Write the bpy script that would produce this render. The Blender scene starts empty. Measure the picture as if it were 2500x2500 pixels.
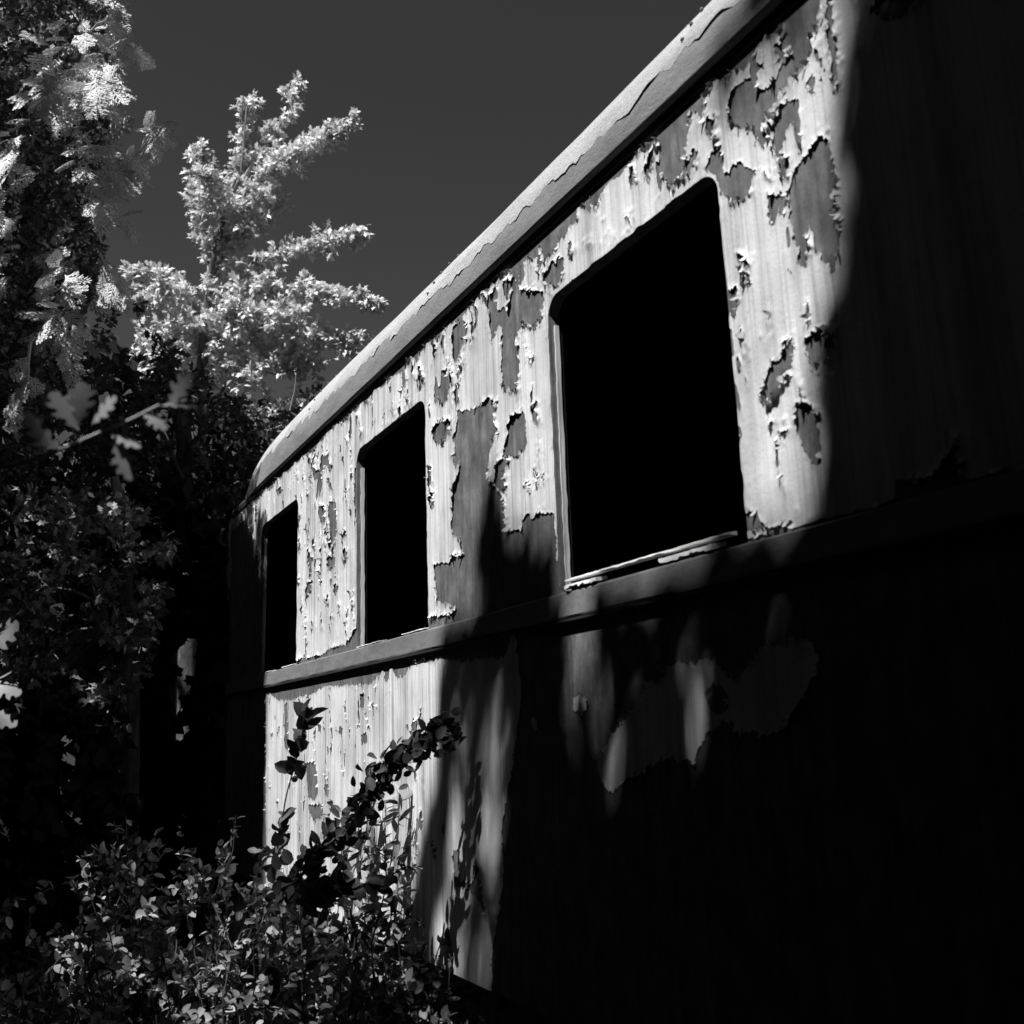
import bpy, math, random
import numpy as np
from mathutils import Vector, Matrix
random.seed(7); rng = np.random.default_rng(11)
sc = bpy.context.scene; COL = sc.collection
rad = math.radians

# ------------------------------------------------------------------ camera
D = 1.5; EYE = 1.6; F = 2441.4                     # metres to the wall, eye height, focal length in photo pixels (2500 wide)
YAW, PITCH, ROLL = 1.08321, 0.217286, -0.0341646
CAM = np.array([0.0, -D, EYE])
def _basis():
    f = np.array([-math.sin(YAW)*math.cos(PITCH), math.cos(YAW)*math.cos(PITCH), math.sin(PITCH)])
    r = np.array([math.cos(YAW), math.sin(YAW), 0.0]); u = np.cross(r, f)
    c, s = math.cos(ROLL), math.sin(ROLL)
    return c*r+s*u, -s*r+c*u, f
RT, UP, FW = _basis()
cam = bpy.data.cameras.new('camera'); co = bpy.data.objects.new('camera', cam); COL.objects.link(co)
co.matrix_world = Matrix(((RT[0], UP[0], -FW[0], CAM[0]), (RT[1], UP[1], -FW[1], CAM[1]), (RT[2], UP[2], -FW[2], CAM[2]), (0, 0, 0, 1)))
cam.sensor_width = 36; cam.lens = F/2500*36; cam.clip_start = 0.02; cam.clip_end = 2000
cam.dof.use_dof = True; cam.dof.focus_distance = 4.6; cam.dof.aperture_fstop = 4.5
sc.camera = co

# ------------------------------------------------------------------ sun and sky (black and white film, red filter)
SAZ, SEL = rad(28), rad(59.5)
SUN = np.array([math.cos(SEL)*math.sin(SAZ), -math.cos(SEL)*math.cos(SAZ), math.sin(SEL)])   # towards the sun
sl = bpy.data.lights.new('sun', 'SUN'); sl.energy = 5.0; sl.angle = rad(0.5); sl.color = (1, 1, 1)
so = bpy.data.objects.new('sun', sl); COL.objects.link(so); so.rotation_euler = Vector(SUN).to_track_quat('Z', 'Y').to_euler()
w = bpy.data.worlds.new('World'); sc.world = w; w.use_nodes = True
nt = w.node_tree; nt.nodes.clear()
sky = nt.nodes.new('ShaderNodeTexSky'); sky.sky_type = 'NISHITA'; sky.sun_disc = False
sky.sun_elevation = SEL; sky.sun_rotation = math.atan2(SUN[0], SUN[1]); sky.altitude = 300; sky.dust_density = 0.6; sky.air_density = 1.0
sp = nt.nodes.new('ShaderNodeSeparateColor'); bg = nt.nodes.new('ShaderNodeBackground'); wo = nt.nodes.new('ShaderNodeOutputWorld')
nt.links.new(sky.outputs[0], sp.inputs[0])
k_ = nt.nodes.new('ShaderNodeMath'); k_.operation = 'MULTIPLY_ADD'; k_.inputs[1].default_value = -.165; nt.links.new(sp.outputs[2], k_.inputs[0]); nt.links.new(sp.outputs[0], k_.inputs[2])   # deep red filter: red minus a little blue
k2 = nt.nodes.new('ShaderNodeMath'); k2.operation = 'MAXIMUM'; k2.inputs[1].default_value = 0.0; nt.links.new(k_.outputs[0], k2.inputs[0]); nt.links.new(k2.outputs[0], bg.inputs['Color']); nt.links.new(bg.outputs[0], wo.inputs[0])
bg.inputs['Strength'].default_value = 0.05
sc.view_settings.view_transform = 'Standard'; sc.view_settings.look = 'None'; sc.view_settings.exposure = 0.66; sc.view_settings.gamma = 1

# ------------------------------------------------------------------ coordinates
def ray(px, py): return ((px-1250)/F)*RT - ((py-1250)/F)*UP + FW
def at(px, py, z): return CAM + ray(px, py)*z                       # a point at depth z
def W(px, py):                                                      # the point of the wall plane, (x, z)
    d = ray(px, py); t = D/d[1]; p = CAM + d*t; return (p[0], p[2])
K = 2500/1932
def a9(px, py, z): return at(px*K, py*K, z)
def crop(ox, oy, k): return lambda pts: [W(ox+x*k, oy+y*k) for x, y in pts]
C2 = crop(500, 600, .5176); C3 = crop(1200, 0, .6729); C4 = crop(0, 1500, .647); C5 = crop(1200, 1200, .6729)
Z1 = crop(600, 900, .2588); Z2 = crop(550, 1100, .2847); Z3 = crop(1100, 400, .2070); Z4 = crop(1600, 0, .2588); Z5 = crop(1300, 1100, .3623); Z6 = crop(1000, 1400, .2588)
PX = crop(0, 0, 1)
def sunplane(P):                                                    # where the sun ray through P meets the wall plane
    P = np.asarray(P, float); t = P[..., 1]/(-SUN[1])
    return P[..., 0]+SUN[0]*t, P[..., 2]+SUN[2]*t

# wall dimensions
ZE = EYE+1.064*D; ZBT = EYE+0.264*D; ZBB = EYE+0.2095*D; ZSK = EYE-0.531*D; ZWT = EYE+0.886*D
PER = 1.225*D; WR = -1.135*D; WWD = 0.557*D
WINS = [(WR-WWD-k*PER, WR-k*PER) for k in (-2, -1, 0, 1, 2)]        # (left, right) x
XEND = -4.72*D; XRIGHT = 4.2

# ------------------------------------------------------------------ numpy noise and distance helpers
_T = rng.random((256, 256))
def vn(x, y):
    xi = np.floor(x).astype(int); yi = np.floor(y).astype(int); fx = x-xi; fy = y-yi
    fx = fx*fx*(3-2*fx); fy = fy*fy*(3-2*fy)
    g = lambda a, b: _T[a & 255, b & 255]
    return (g(xi, yi)*(1-fx)+g(xi+1, yi)*fx)*(1-fy)+(g(xi, yi+1)*(1-fx)+g(xi+1, yi+1)*fx)*fy
def fbm(x, y, o=4, s=0):
    r = 0; a = .5; t = 0
    for i in range(o):
        r = r+a*vn(x*2**i+s+17.3*i, y*2**i+s*1.7+9.1*i); t += a; a *= .5
    return r/t
def sdpoly(poly, X, Y):                                             # negative inside
    P = np.array(poly); n = len(P); d = np.full(X.shape, 1e9); ins = np.zeros(X.shape, bool)
    for i in range(n):
        a = P[i]; b = P[(i+1) % n]; e = b-a; L = (e**2).sum()+1e-12
        t = np.clip(((X-a[0])*e[0]+(Y-a[1])*e[1])/L, 0, 1)
        d = np.minimum(d, np.hypot(X-a[0]-t*e[0], Y-a[1]-t*e[1]))
        c = (a[1] > Y) != (b[1] > Y)
        with np.errstate(divide='ignore', invalid='ignore'):
            ins ^= c & (X < (b[0]-a[0])*(Y-a[1])/(b[1]-a[1]+1e-15)+a[0])
    return np.where(ins, -d, d)
def sdrbox(X, Y, x0, x1, y0, y1, rt, rb):                           # rounded box, negative inside; rt, rb corner radii top/bottom
    cx, cy = (x0+x1)/2, (y0+y1)/2; r = np.where(Y > cy, rt, rb)
    qx = np.abs(X-cx)-(x1-x0)/2+r; qy = np.abs(Y-cy)-(y1-y0)/2+r
    return np.minimum(np.maximum(qx, qy), 0)+np.hypot(np.maximum(qx, 0), np.maximum(qy, 0))-r

# ------------------------------------------------------------------ materials
def mat(name, c, rough=.7, spec=.3, nodes=None, trans=0):
    m = bpy.data.materials.new(name); m.use_nodes = True; n = m.node_tree; b = n.nodes['Principled BSDF']
    b.inputs['Base Color'].default_value = (c, c, c, 1); b.inputs['Roughness'].default_value = rough; b.inputs['Specular IOR Level'].default_value = spec
    if nodes: nodes(n, b)
    if trans:
        t = n.nodes.new('ShaderNodeBsdfTranslucent'); mx = n.nodes.new('ShaderNodeMixShader'); mx.inputs[0].default_value = trans
        o = n.nodes['Material Output']
        if b.inputs['Base Color'].is_linked: n.links.new(b.inputs['Base Color'].links[0].from_socket, t.inputs[0])
        else: t.inputs[0].default_value = (c, c, c, 1)
        n.links.new(b.outputs[0], mx.inputs[1]); n.links.new(t.outputs[0], mx.inputs[2]); n.links.new(mx.outputs[0], o.inputs['Surface'])
    return m
def noise(n, scale, detail=6, rough=.6, vec=None, dist=0):
    t = n.nodes.new('ShaderNodeTexNoise'); t.inputs['Scale'].default_value = scale; t.inputs['Detail'].default_value = detail
    t.inputs['Roughness'].default_value = rough; t.inputs['Distortion'].default_value = dist
    if vec: n.links.new(vec, t.inputs['Vector'])
    return t.outputs['Fac']
def coords(n, s=(1, 1, 1)):
    g = n.nodes.new('ShaderNodeTexCoord'); m = n.nodes.new('ShaderNodeMapping'); m.inputs['Scale'].default_value = s
    n.links.new(g.outputs['Object'], m.inputs['Vector']); return m.outputs[0]
def ramp(n, fac, stops):
    r = n.nodes.new('ShaderNodeValToRGB'); e = r.color_ramp.elements
    while len(e) < len(stops): e.new(.5)
    for el, (p, c) in zip(e, stops): el.position = p; el.color = (c, c, c, 1)
    n.links.new(fac, r.inputs[0]); return r.outputs[0]
def mul(n, a, b, op='MULTIPLY', fac=1):
    m = n.nodes.new('ShaderNodeMix'); m.data_type = 'RGBA'; m.blend_type = op; m.inputs['Factor'].default_value = fac
    n.links.new(a, m.inputs[6]); n.links.new(b, m.inputs[7]); return m.outputs[2]
def bump(n, b, h, strength, dist):
    u = n.nodes.new('ShaderNodeBump'); u.inputs['Strength'].default_value = strength; u.inputs['Distance'].default_value = dist
    n.links.new(h, u.inputs['Height']); n.links.new(u.outputs[0], b.inputs['Normal'])
def N_paint(n, b):
    s1 = ramp(n, noise(n, 1, 5, .62, coords(n, (34, 34, .5))), [(.28, .42), (.40, .72), (.52, 1), (.75, 1)])       # narrow rain streaks
    s1 = mul(n, s1, ramp(n, noise(n, 1, 4, .6, coords(n, (110, 110, 1.1))), [(.34, .55), (.47, 1)]))
    mk = ramp(n, noise(n, .9, 3, .5, coords(n, (1.6, 1, 1))), [(.38, .3), (.5, 1)])
    g = n.nodes.new('ShaderNodeTexCoord'); sx_ = n.nodes.new('ShaderNodeSeparateXYZ'); n.links.new(g.outputs['Object'], sx_.inputs[0])
    mr = n.nodes.new('ShaderNodeMapRange'); mr.inputs[1].default_value = -3.4; mr.inputs[2].default_value = -2.3; mr.inputs[3].default_value = 1; mr.inputs[4].default_value = .6; n.links.new(sx_.outputs[0], mr.inputs[0])
    mk = mul(n, mk, mr.outputs[0])                                  # the rain streaks are weaker on the near pillar
    one = n.nodes.new('ShaderNodeRGB'); one.outputs[0].default_value = (.97, .97, .97, 1)
    mm = n.nodes.new('ShaderNodeMix'); mm.data_type = 'RGBA'; n.links.new(mk, mm.inputs['Factor']); n.links.new(one.outputs[0], mm.inputs[6]); n.links.new(s1, mm.inputs[7]); s1 = mm.outputs[2]
    s4 = ramp(n, noise(n, 3.5, 6, .65, coords(n, (1, 1, .6))), [(.35, .72), (.55, 1)])
    s2 = ramp(n, noise(n, 1, 3, .5, coords(n, (9, 9, .7))), [(.32, .66), (.5, 1)])                                   # broad dull bands
    s3 = ramp(n, noise(n, 60, 5, .7, coords(n)), [(.27, .72), (.42, 1)])                                              # specks
    c = mul(n, mul(n, mul(n, s1, s2), s3), s4)
    v = n.nodes.new('ShaderNodeRGB'); v.outputs[0].default_value = (.80, .80, .80, 1)
    n.links.new(mul(n, c, v.outputs[0]), b.inputs['Base Color']); bump(n, b, noise(n, 120, 7, .8, coords(n)), .55, .003)
def N_primer(n, b):
    a = ramp(n, noise(n, 14, 8, .72, coords(n, (1, 1, .55))), [(.28, .07), (.5, .165), (.7, .30)])
    s = mul(n, ramp(n, noise(n, 1, 4, .6, coords(n, (40, 40, 2))), [(.3, .6), (.6, 1)]), ramp(n, noise(n, 130, 5, .8, coords(n)), [(.3, .6), (.5, 1)]))
    n.links.new(mul(n, a, s), b.inputs['Base Color']); bump(n, b, noise(n, 260, 6, .8, coords(n)), .5, .003)
def N_belt(n, b):
    a = ramp(n, noise(n, 30, 8, .8, coords(n, (.5, 1, 1))), [(.25, .11), (.5, .20), (.75, .28)])
    n.links.new(a, b.inputs['Base Color']); bump(n, b, noise(n, 300, 5, .8, coords(n)), .8, .004)
def N_roof(n, b):
    a = ramp(n, noise(n, 7, 9, .75, coords(n, (.35, 1, 1))), [(.28, .15), (.5, .24), (.72, .32)])
    s = ramp(n, noise(n, 120, 4, .8, coords(n)), [(.3, .75), (.6, 1)])
    n.links.new(mul(n, a, s), b.inputs['Base Color']); bump(n, b, noise(n, 55, 9, .8, coords(n, (.5, 1, 1))), .6, .012)
def N_wood(n, b):
    a = ramp(n, noise(n, 1, 5, .7, coords(n, (60, 60, 3))), [(.3, .15), (.5, .5), (.7, .72)])
    n.links.new(a, b.inputs['Base Color'])
def N_slat(n, b):
    a = ramp(n, noise(n, 1, 5, .7, coords(n, (4, 70, 70))), [(.3, .6), (.5, .85)])
    n.links.new(a, b.inputs['Base Color'])
def N_bark(n, b):
    a = ramp(n, noise(n, 1, 6, .7, coords(n, (22, 22, 3))), [(.3, .05), (.6, .22), (.75, .35)])
    n.links.new(a, b.inputs['Base Color']); bump(n, b, noise(n, 1, 6, .7, coords(n, (30, 30, 4))), .9, .03)
def N_ground(n, b):
    a = ramp(n, noise(n, 3, 9, .75, coords(n)), [(.3, .02), (.6, .06), (.75, .09)])
    n.links.new(a, b.inputs['Base Color']); bump(n, b, noise(n, 12, 9, .8, coords(n)), 1, .05)
def leafnodes(lo, hi, sc_=6):
    def f(n, b):
        g = n.nodes.new('ShaderNodeNewGeometry'); a = ramp(n, g.outputs['Random Per Island'], [(0, lo), (1, hi)])
        a2 = ramp(n, noise(n, sc_, 3, .6, coords(n)), [(.3, .75), (.65, 1)])
        n.links.new(mul(n, a, a2), b.inputs['Base Color'])
    return f
M_paint = mat('peeling_white_paint', .75, .55, .35, N_paint)
M_primer = mat('bare_primer', .17, .75, .2, N_primer)
M_belt = mat('belt_metal', .2, .7, .3, N_belt)
M_roof = mat('roof_canvas', .22, .8, .2, N_roof)
def N_roof2(n, b):
    a = ramp(n, noise(n, 9, 9, .8, coords(n, (.3, 1, 1))), [(.28, .34), (.5, .54), (.72, .70)])
    s = ramp(n, noise(n, 150, 5, .85, coords(n, (.7, 1, 1))), [(.33, .5), (.5, 1)])
    n.links.new(mul(n, a, s), b.inputs['Base Color']); bump(n, b, noise(n, 70, 9, .85, coords(n, (.5, 1, 1))), .9, .010)
M_roof2 = mat('pale_canvas', .4, .8, .2, N_roof2)  # upper sheet is paler than the roof band below it
M_trim = mat('dark_trim', .05, .7, .2)
M_black = mat('unlit_interior', .012, .95, .05)  # near-black colour keeps the unlit saloon dark behind the windows
M_wood = mat('weathered_wood', .5, .8, .2, N_wood)
M_slat = mat('flaking_white_sill', .7, .7, .2, N_slat)
M_iron = mat('rusty_iron', .05, .8, .3, N_bark)
M_bark = mat('bark', .15, .9, .1, N_bark)
M_twig = mat('pale_twig', .4, .8, .1)
M_dtwig = mat('dark_twig', .06, .8, .1)
M_ground = mat('forest_soil', .05, .95, .1, N_ground)
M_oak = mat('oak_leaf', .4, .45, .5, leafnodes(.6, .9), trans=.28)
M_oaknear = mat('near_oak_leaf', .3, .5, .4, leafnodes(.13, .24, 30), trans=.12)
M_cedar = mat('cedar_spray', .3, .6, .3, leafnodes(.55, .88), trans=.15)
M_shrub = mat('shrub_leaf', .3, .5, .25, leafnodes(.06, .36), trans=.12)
M_dark = mat('shade_leaf', .09, .6, .3, leafnodes(.05, .13), trans=.05)  # shade on the branches and inner foliage is put into this dark colour
M_deep = mat('deep_shade_leaf', .035, .8, .1)  # deep shade of the wood is put into this near-black colour
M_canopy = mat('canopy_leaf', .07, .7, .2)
M_fruit = mat('fruit', .08, .3, .5)

# ------------------------------------------------------------------ mesh helpers
def mesh_np(name, V, loops, starts, totals, smooth=False):
    me = bpy.data.meshes.new(name); V = np.asarray(V, np.float32)
    me.vertices.add(len(V)); me.vertices.foreach_set('co', V.ravel())
    me.loops.add(len(loops)); me.loops.foreach_set('vertex_index', np.asarray(loops, np.int32))
    me.polygons.add(len(starts)); me.polygons.foreach_set('loop_start', np.asarray(starts, np.int32))
    me.polygons.foreach_set('loop_total', np.asarray(totals, np.int32))
    if smooth: me.polygons.foreach_set('use_smooth', np.ones(len(starts), bool))
    me.update(calc_edges=True); me.validate(); return me
class MB:
    def __init__(s): s.v = []; s.f = []
    def add(s, V, Fc):
        o = len(s.v); s.v += [tuple(map(float, p)) for p in V]; s.f += [tuple(i+o for i in f) for f in Fc]; return s
    def box(s, x0, x1, y0, y1, z0, z1):
        return s.add([(x, y, z) for x in (x0, x1) for y in (y0, y1) for z in (z0, z1)],
                     [(0, 1, 3, 2), (4, 6, 7, 5), (0, 4, 5, 1), (2, 3, 7, 6), (0, 2, 6, 4), (1, 5, 7, 3)])
    def tube(s, pts, rads, n=8):
        pts = [np.array(p, float) for p in pts]; V = []; Fc = []
        for i, p in enumerate(pts):
            d = pts[min(i+1, len(pts)-1)]-pts[max(i-1, 0)]; d = d/(np.linalg.norm(d)+1e-9)
            a = np.cross(d, (0.3, .8, .52)); a /= np.linalg.norm(a)+1e-9; b = np.cross(d, a)
            for k in range(n):
                t = 2*math.pi*k/n; V.append(p+(a*math.cos(t)+b*math.sin(t))*rads[i])
        for i in range(len(pts)-1):
            for k in range(n): Fc.append((i*n+k, i*n+(k+1) % n, (i+1)*n+(k+1) % n, (i+1)*n+k))
        Fc.append(tuple(range(n-1, -1, -1))); Fc.append(tuple((len(pts)-1)*n+k for k in range(n)))
        return s.add(V, Fc)
    def ball(s, c, r, n=8):
        V = []; Fc = []; m = n//2
        for i in range(m+1):
            th = math.pi*i/m
            for k in range(n): V.append((c[0]+r*math.sin(th)*math.cos(2*math.pi*k/n), c[1]+r*math.sin(th)*math.sin(2*math.pi*k/n), c[2]+r*math.cos(th)))
        for i in range(m):
            for k in range(n): Fc.append((i*n+k, (i+1)*n+k, (i+1)*n+(k+1) % n, i*n+(k+1) % n))
        return s.add(V, Fc)
    def build(s, name, m, parent=None, smooth=False):
        me = bpy.data.meshes.new(name); me.from_pydata(s.v, [], s.f)
        if smooth: me.polygons.foreach_set('use_smooth', [True]*len(me.polygons))
        me.update(); return link(name, me, m, parent)
def link(name, me, m, parent=None):
    me.materials.append(m); o = bpy.data.objects.new(name, me); COL.objects.link(o)
    if parent is not None: o.parent = parent; o.location = -np.array(parent.location)
    return o
def sub(o, parent):                                                 # re-parent a mesh built in world coordinates under a part
    o.parent = parent; o.location = (0, 0, 0); return o
def thing(name, label, cat, loc=(0, 0, 0), group=None):
    o = bpy.data.objects.new(name, None); COL.objects.link(o); o.location = [float(v) for v in loc]; o.empty_display_size = .1
    o['label'] = label; o['category'] = cat
    if group: o['group'] = group
    return o
def subpart(name, mb, m, parent, smooth=False):                     # child of a part (the part sits at minus its thing's location, i.e. world origin)
    o = mb.build(name, m, None, smooth); o.parent = parent; return o

# leaf templates: (length axis, width axis, normal axis) coordinates, faces
def t_oval(w=.5, fold=.12, curl=.1):
    ys = [0, .22, .5, .78, 1]; ws = [0, .42*w*2*.5, .5*w, .33*w, 0]
    V = [(0, 0, 0)]; L = []; R_ = []; Mi = [0]
    for i in (1, 2, 3):
        V += [(ys[i], -ws[i], fold*ws[i]*2-curl*ys[i]**2), (ys[i], 0, -curl*ys[i]**2), (ys[i], ws[i], fold*ws[i]*2-curl*ys[i]**2)]
        L.append(len(V)-3); Mi.append(len(V)-2); R_.append(len(V)-1)
    V.append((1, 0, -curl)); t = len(V)-1
    return np.array(V), [tuple([0]+L+[t]+Mi[:0:-1]), tuple([0]+Mi[1:]+[t]+R_[::-1])]
def t_oak(curl=.15, fold=.15, lob=5):
    side = [(0, .0), (.10, .03), (.18, .12), (.27, .20), (.29, .11), (.36, .12), (.44, .27), (.56, .36), (.55, .17), (.62, .16), (.70, .28), (.82, .31), (.79, .15), (.86, .12), (.92, .16), (.97, .09), (1, 0)]
    V = []; z = lambda x, y: fold*y-curl*x*x
    for x, y in side: V.append((x, y, z(x, y)))
    n = len(side)
    for x, y in side[1:-1]: V.append((x, -y, z(x, y)))
    mid = [.27, .53, .77]; mi = []
    for x in mid: V.append((x, 0, z(x, 0))); mi.append(len(V)-1)
    A = lambda i: i; B = lambda i: i if i in (0, n-1) else n+i-1
    F_ = []
    cuts = [0, 4, 8, 12, n-1]; mids = [0]+mi+[n-1]
    for s_ in (A, B):
        for k in range(4):
            f = [mids[k]]+[s_(i) for i in range(cuts[k], cuts[k+1]+1)]+[mids[k+1]]
            g = []
            for i in f:
                if not g or (g[-1] != i and i not in g): g.append(i)
            F_.append(tuple(g if s_ is B else g[::-1]))
    return np.array(V), F_
def t_lobed():                                                      # small far oak leaf
    V = [(0, 0, 0), (.3, .10, .03), (.38, .27, .05), (.52, .12, .0), (.68, .26, .02), (.8, .1, -.05), (1, 0, -.15), (.8, -.1, -.05), (.68, -.26, .02), (.52, -.12, 0), (.38, -.27, .05), (.3, -.10, .03)]
    return np.array(V), [(0, 1, 2, 3, 9, 10, 11), (3, 4, 5, 6, 7, 8, 9)]
def t_diamond(): return np.array([(-.5, 0, 0), (0, .32, .05), (.5, 0, -.1), (0, -.32, .05)]), [(0, 1, 2, 3)]
def t_spray(seed=0):                                                # flat lacy fan of a cedar
    r = random.Random(seed); V = []; Fc = []
    def bar(p, q, w0, w1, z0, z1):
        d = np.array(q)-np.array(p); L = np.hypot(*d)+1e-9; nx, ny = -d[1]/L, d[0]/L; o = len(V)
        V.extend([(p[0]+nx*w0, p[1]+ny*w0, z0), (p[0]-nx*w0, p[1]-ny*w0, z0), (q[0]-nx*w1, q[1]-ny*w1, z1), (q[0]+nx*w1, q[1]+ny*w1, z1)]); Fc.append((o, o+1, o+2, o+3))
    bend = r.uniform(-.15, .15); zf = lambda x, y: -.28*x*x-.3*y*y
    mid = [(t, bend*t*t) for t in np.linspace(0, 1, 6)]
    for i in range(5): bar(mid[i], mid[i+1], .014, .012, zf(*mid[i]), zf(*mid[i+1]))
    for k in range(6):
        t = .10+.15*k; L = (.36*math.sin(math.pi*min(1, .25+t*.8))+.08)*r.uniform(.75, 1.15)
        for sgn in (-1, 1):
            t_ = t+(.07 if sgn > 0 else 0); p = (t_, bend*t_*t_); an = rad(r.uniform(32, 48))
            q = (p[0]+L*math.cos(an), p[1]+sgn*L*math.sin(an)); bar(p, q, .030, .018, zf(*p), zf(*q))
            for j in range(2 if L > .25 else 1):
                u_ = .4+.3*j; a0 = (p[0]+(q[0]-p[0])*u_, p[1]+(q[1]-p[1])*u_); l2 = L*.38*(1-u_*.4)
                for s2 in (-1, 1):
                    an2 = sgn*an+s2*rad(38); b0 = (a0[0]+l2*math.cos(an2), a0[1]+l2*math.sin(an2)); bar(a0, b0, .026, .014, zf(*a0), zf(*b0))
    return np.array(V), Fc
def unit(a): return a/(np.linalg.norm(a, axis=-1, keepdims=True)+1e-9)
def leaves_mesh(name, C, axis, nrm, size, tmpl, wid=1.0):
    V, Fc = tmpl; C = np.asarray(C); N = len(C); axis = unit(axis); nrm = unit(nrm-axis*(nrm*axis).sum(-1, keepdims=True)); sd = np.cross(nrm, axis)
    size = np.broadcast_to(np.asarray(size, float), (N,)); wid = np.broadcast_to(np.asarray(wid, float), (N,))
    P = C[:, None]+size[:, None, None]*(V[None, :, 0:1]*axis[:, None]+V[None, :, 1:2]*sd[:, None]*wid[:, None, None]+V[None, :, 2:3]*nrm[:, None])
    nv = len(V); fl = np.concatenate([np.array(f) for f in Fc]); tot = np.array([len(f) for f in Fc]); st = np.concatenate([[0], np.cumsum(tot)[:-1]])
    off = np.arange(N)
    loops = (fl[None]+off[:, None]*nv).ravel(); starts = (st[None]+off[:, None]*len(fl)).ravel(); totals = np.tile(tot, N)
    return P.reshape(-1, 3), loops, starts, totals
def join_np(parts):
    V = []; L = []; S = []; T_ = []; vo = lo = 0
    for v, l, s_, t in parts:
        V.append(v); L.append(l+vo); S.append(s_+lo); T_.append(t); vo += len(v); lo += len(l)
    return np.concatenate(V), np.concatenate(L), np.concatenate(S), np.concatenate(T_)
def leaf_obj(name, parts, m, parent=None):
    return link(name, mesh_np(name, *join_np(parts)), m, parent)
def rdir(n, up=0.0, s=1.0):
    v = rng.normal(size=(n, 3))*s; v[:, 2] += up; return unit(v)

# ================================================================== THE GROUND
gx = np.linspace(-1, 1, 161); gx = np.sign(gx)*np.abs(gx)**2.4*400
X, Y = np.meshgrid(gx, gx, indexing='ij'); Zg = (fbm(X*.35+50, Y*.35+50, 5)-.5)*.35*np.clip((np.abs(Y-1.5)-1.2)/1.5, 0, 1)-.02
n_ = len(gx); idx = np.arange(n_*n_).reshape(n_, n_)
q = np.stack([idx[:-1, :-1], idx[1:, :-1], idx[1:, 1:], idx[:-1, 1:]], -1).reshape(-1, 4)
g = link('ground', mesh_np('ground', np.stack([X, Y, Zg], -1).reshape(-1, 3), q.ravel(), np.arange(len(q))*4, np.full(len(q), 4), True), M_ground); g['kind'] = 'structure'

# ================================================================== THE CARRIAGE
car = thing('railway_carriage', 'abandoned railway carriage with peeling white paint and empty black window openings', 'train carriage', (XEND/2, 1.4, 0))
CW = 2.8                                                            # body width
# steel side wall with window openings (curve fill gives a sheet with thickness)
def sheet_with_holes(name, outer, holes, y, th):
    cu = bpy.data.curves.new(name, 'CURVE'); cu.dimensions = '2D'; cu.fill_mode = 'BOTH'; cu.extrude = th/2
    for pl in [outer]+holes:
        s_ = cu.splines.new('POLY'); s_.points.add(len(pl)-1); s_.use_cyclic_u = True
        for p_, (x, z) in zip(s_.points, pl): p_.co = (x, z, 0, 1)
    tmp = bpy.data.objects.new(name, cu); COL.objects.link(tmp); bpy.context.view_layer.update()
    me = bpy.data.meshes.new_from_object(tmp.evaluated_get(bpy.context.evaluated_depsgraph_get())); bpy.data.objects.remove(tmp)
    c = np.empty(len(me.vertices)*3); me.vertices.foreach_get('co', c); c = c.reshape(-1, 3)
    c2 = np.stack([c[:, 0], y+th/2+c[:, 2], c[:, 1]], -1); me.vertices.foreach_set('co', c2.ravel()); me.materials.clear(); me.update(); return me
def rrect(x0, x1, z0, z1, rt, rb, n=8):
    P = []
    for cx, cz, a0, r in ((x1-rt, z1-rt, 0, rt), (x0+rt, z1-rt, 90, rt), (x0+rb, z0+rb, 180, rb), (x1-rb, z0+rb, 270, rb)):
        for k in range(n+1):
            a = rad(a0+90*k/n); P.append((cx+r*math.cos(a), cz+r*math.sin(a)))
    return P
RT_, RB_ = .062, .012
holes = [rrect(a, b, ZBT, ZWT, RT_, RB_) for a, b in WINS]
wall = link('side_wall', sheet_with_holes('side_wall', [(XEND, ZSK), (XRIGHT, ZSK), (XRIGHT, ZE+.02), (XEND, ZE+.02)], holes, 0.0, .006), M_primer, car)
wall['label'] = 'bare primed steel of the side wall where the paint has fallen off, and left bare to darken its far end'

# ---- the paint film: a sheet with traced and random losses, edges lifting off the steel
us = [XEND+.004]
while us[-1] < .9:
    dz = -us[-1]; us.append(us[-1]+max(.0028, min(.0080, .0028+.0011*(dz-1.2))))
us = np.array(us); vs = np.arange(ZSK, ZE+.005, .0038)
U, Vv = np.meshgrid(us, vs, indexing='ij')
wu = U+(fbm(U*60, Vv*60, 3, 3)-.5)*.020+(vn(U*210, Vv*130)-.5)*.009; wv = Vv+(fbm(U*60, Vv*45, 3, 40)-.5)*.024+(vn(U*200+9, Vv*110)-.5)*.014
phi = np.full(U.shape, .3)
def region(poly, pad=.06):
    P = np.array(poly); i0, i1 = np.searchsorted(us, [P[:, 0].min()-pad, P[:, 0].max()+pad]); j0, j1 = np.searchsorted(vs, [P[:, 1].min()-pad, P[:, 1].max()+pad])
    return slice(max(i0, 0), i1), slice(max(j0, 0), j1)
def bare(poly):
    s_ = region(poly)
    if phi[s_].size: phi[s_] = np.minimum(phi[s_], sdpoly(poly, wu[s_], wv[s_]))
def keep(poly):
    s_ = region(poly)
    if phi[s_].size: phi[s_] = np.maximum(phi[s_], -sdpoly(poly, wu[s_], wv[s_]))
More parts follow.
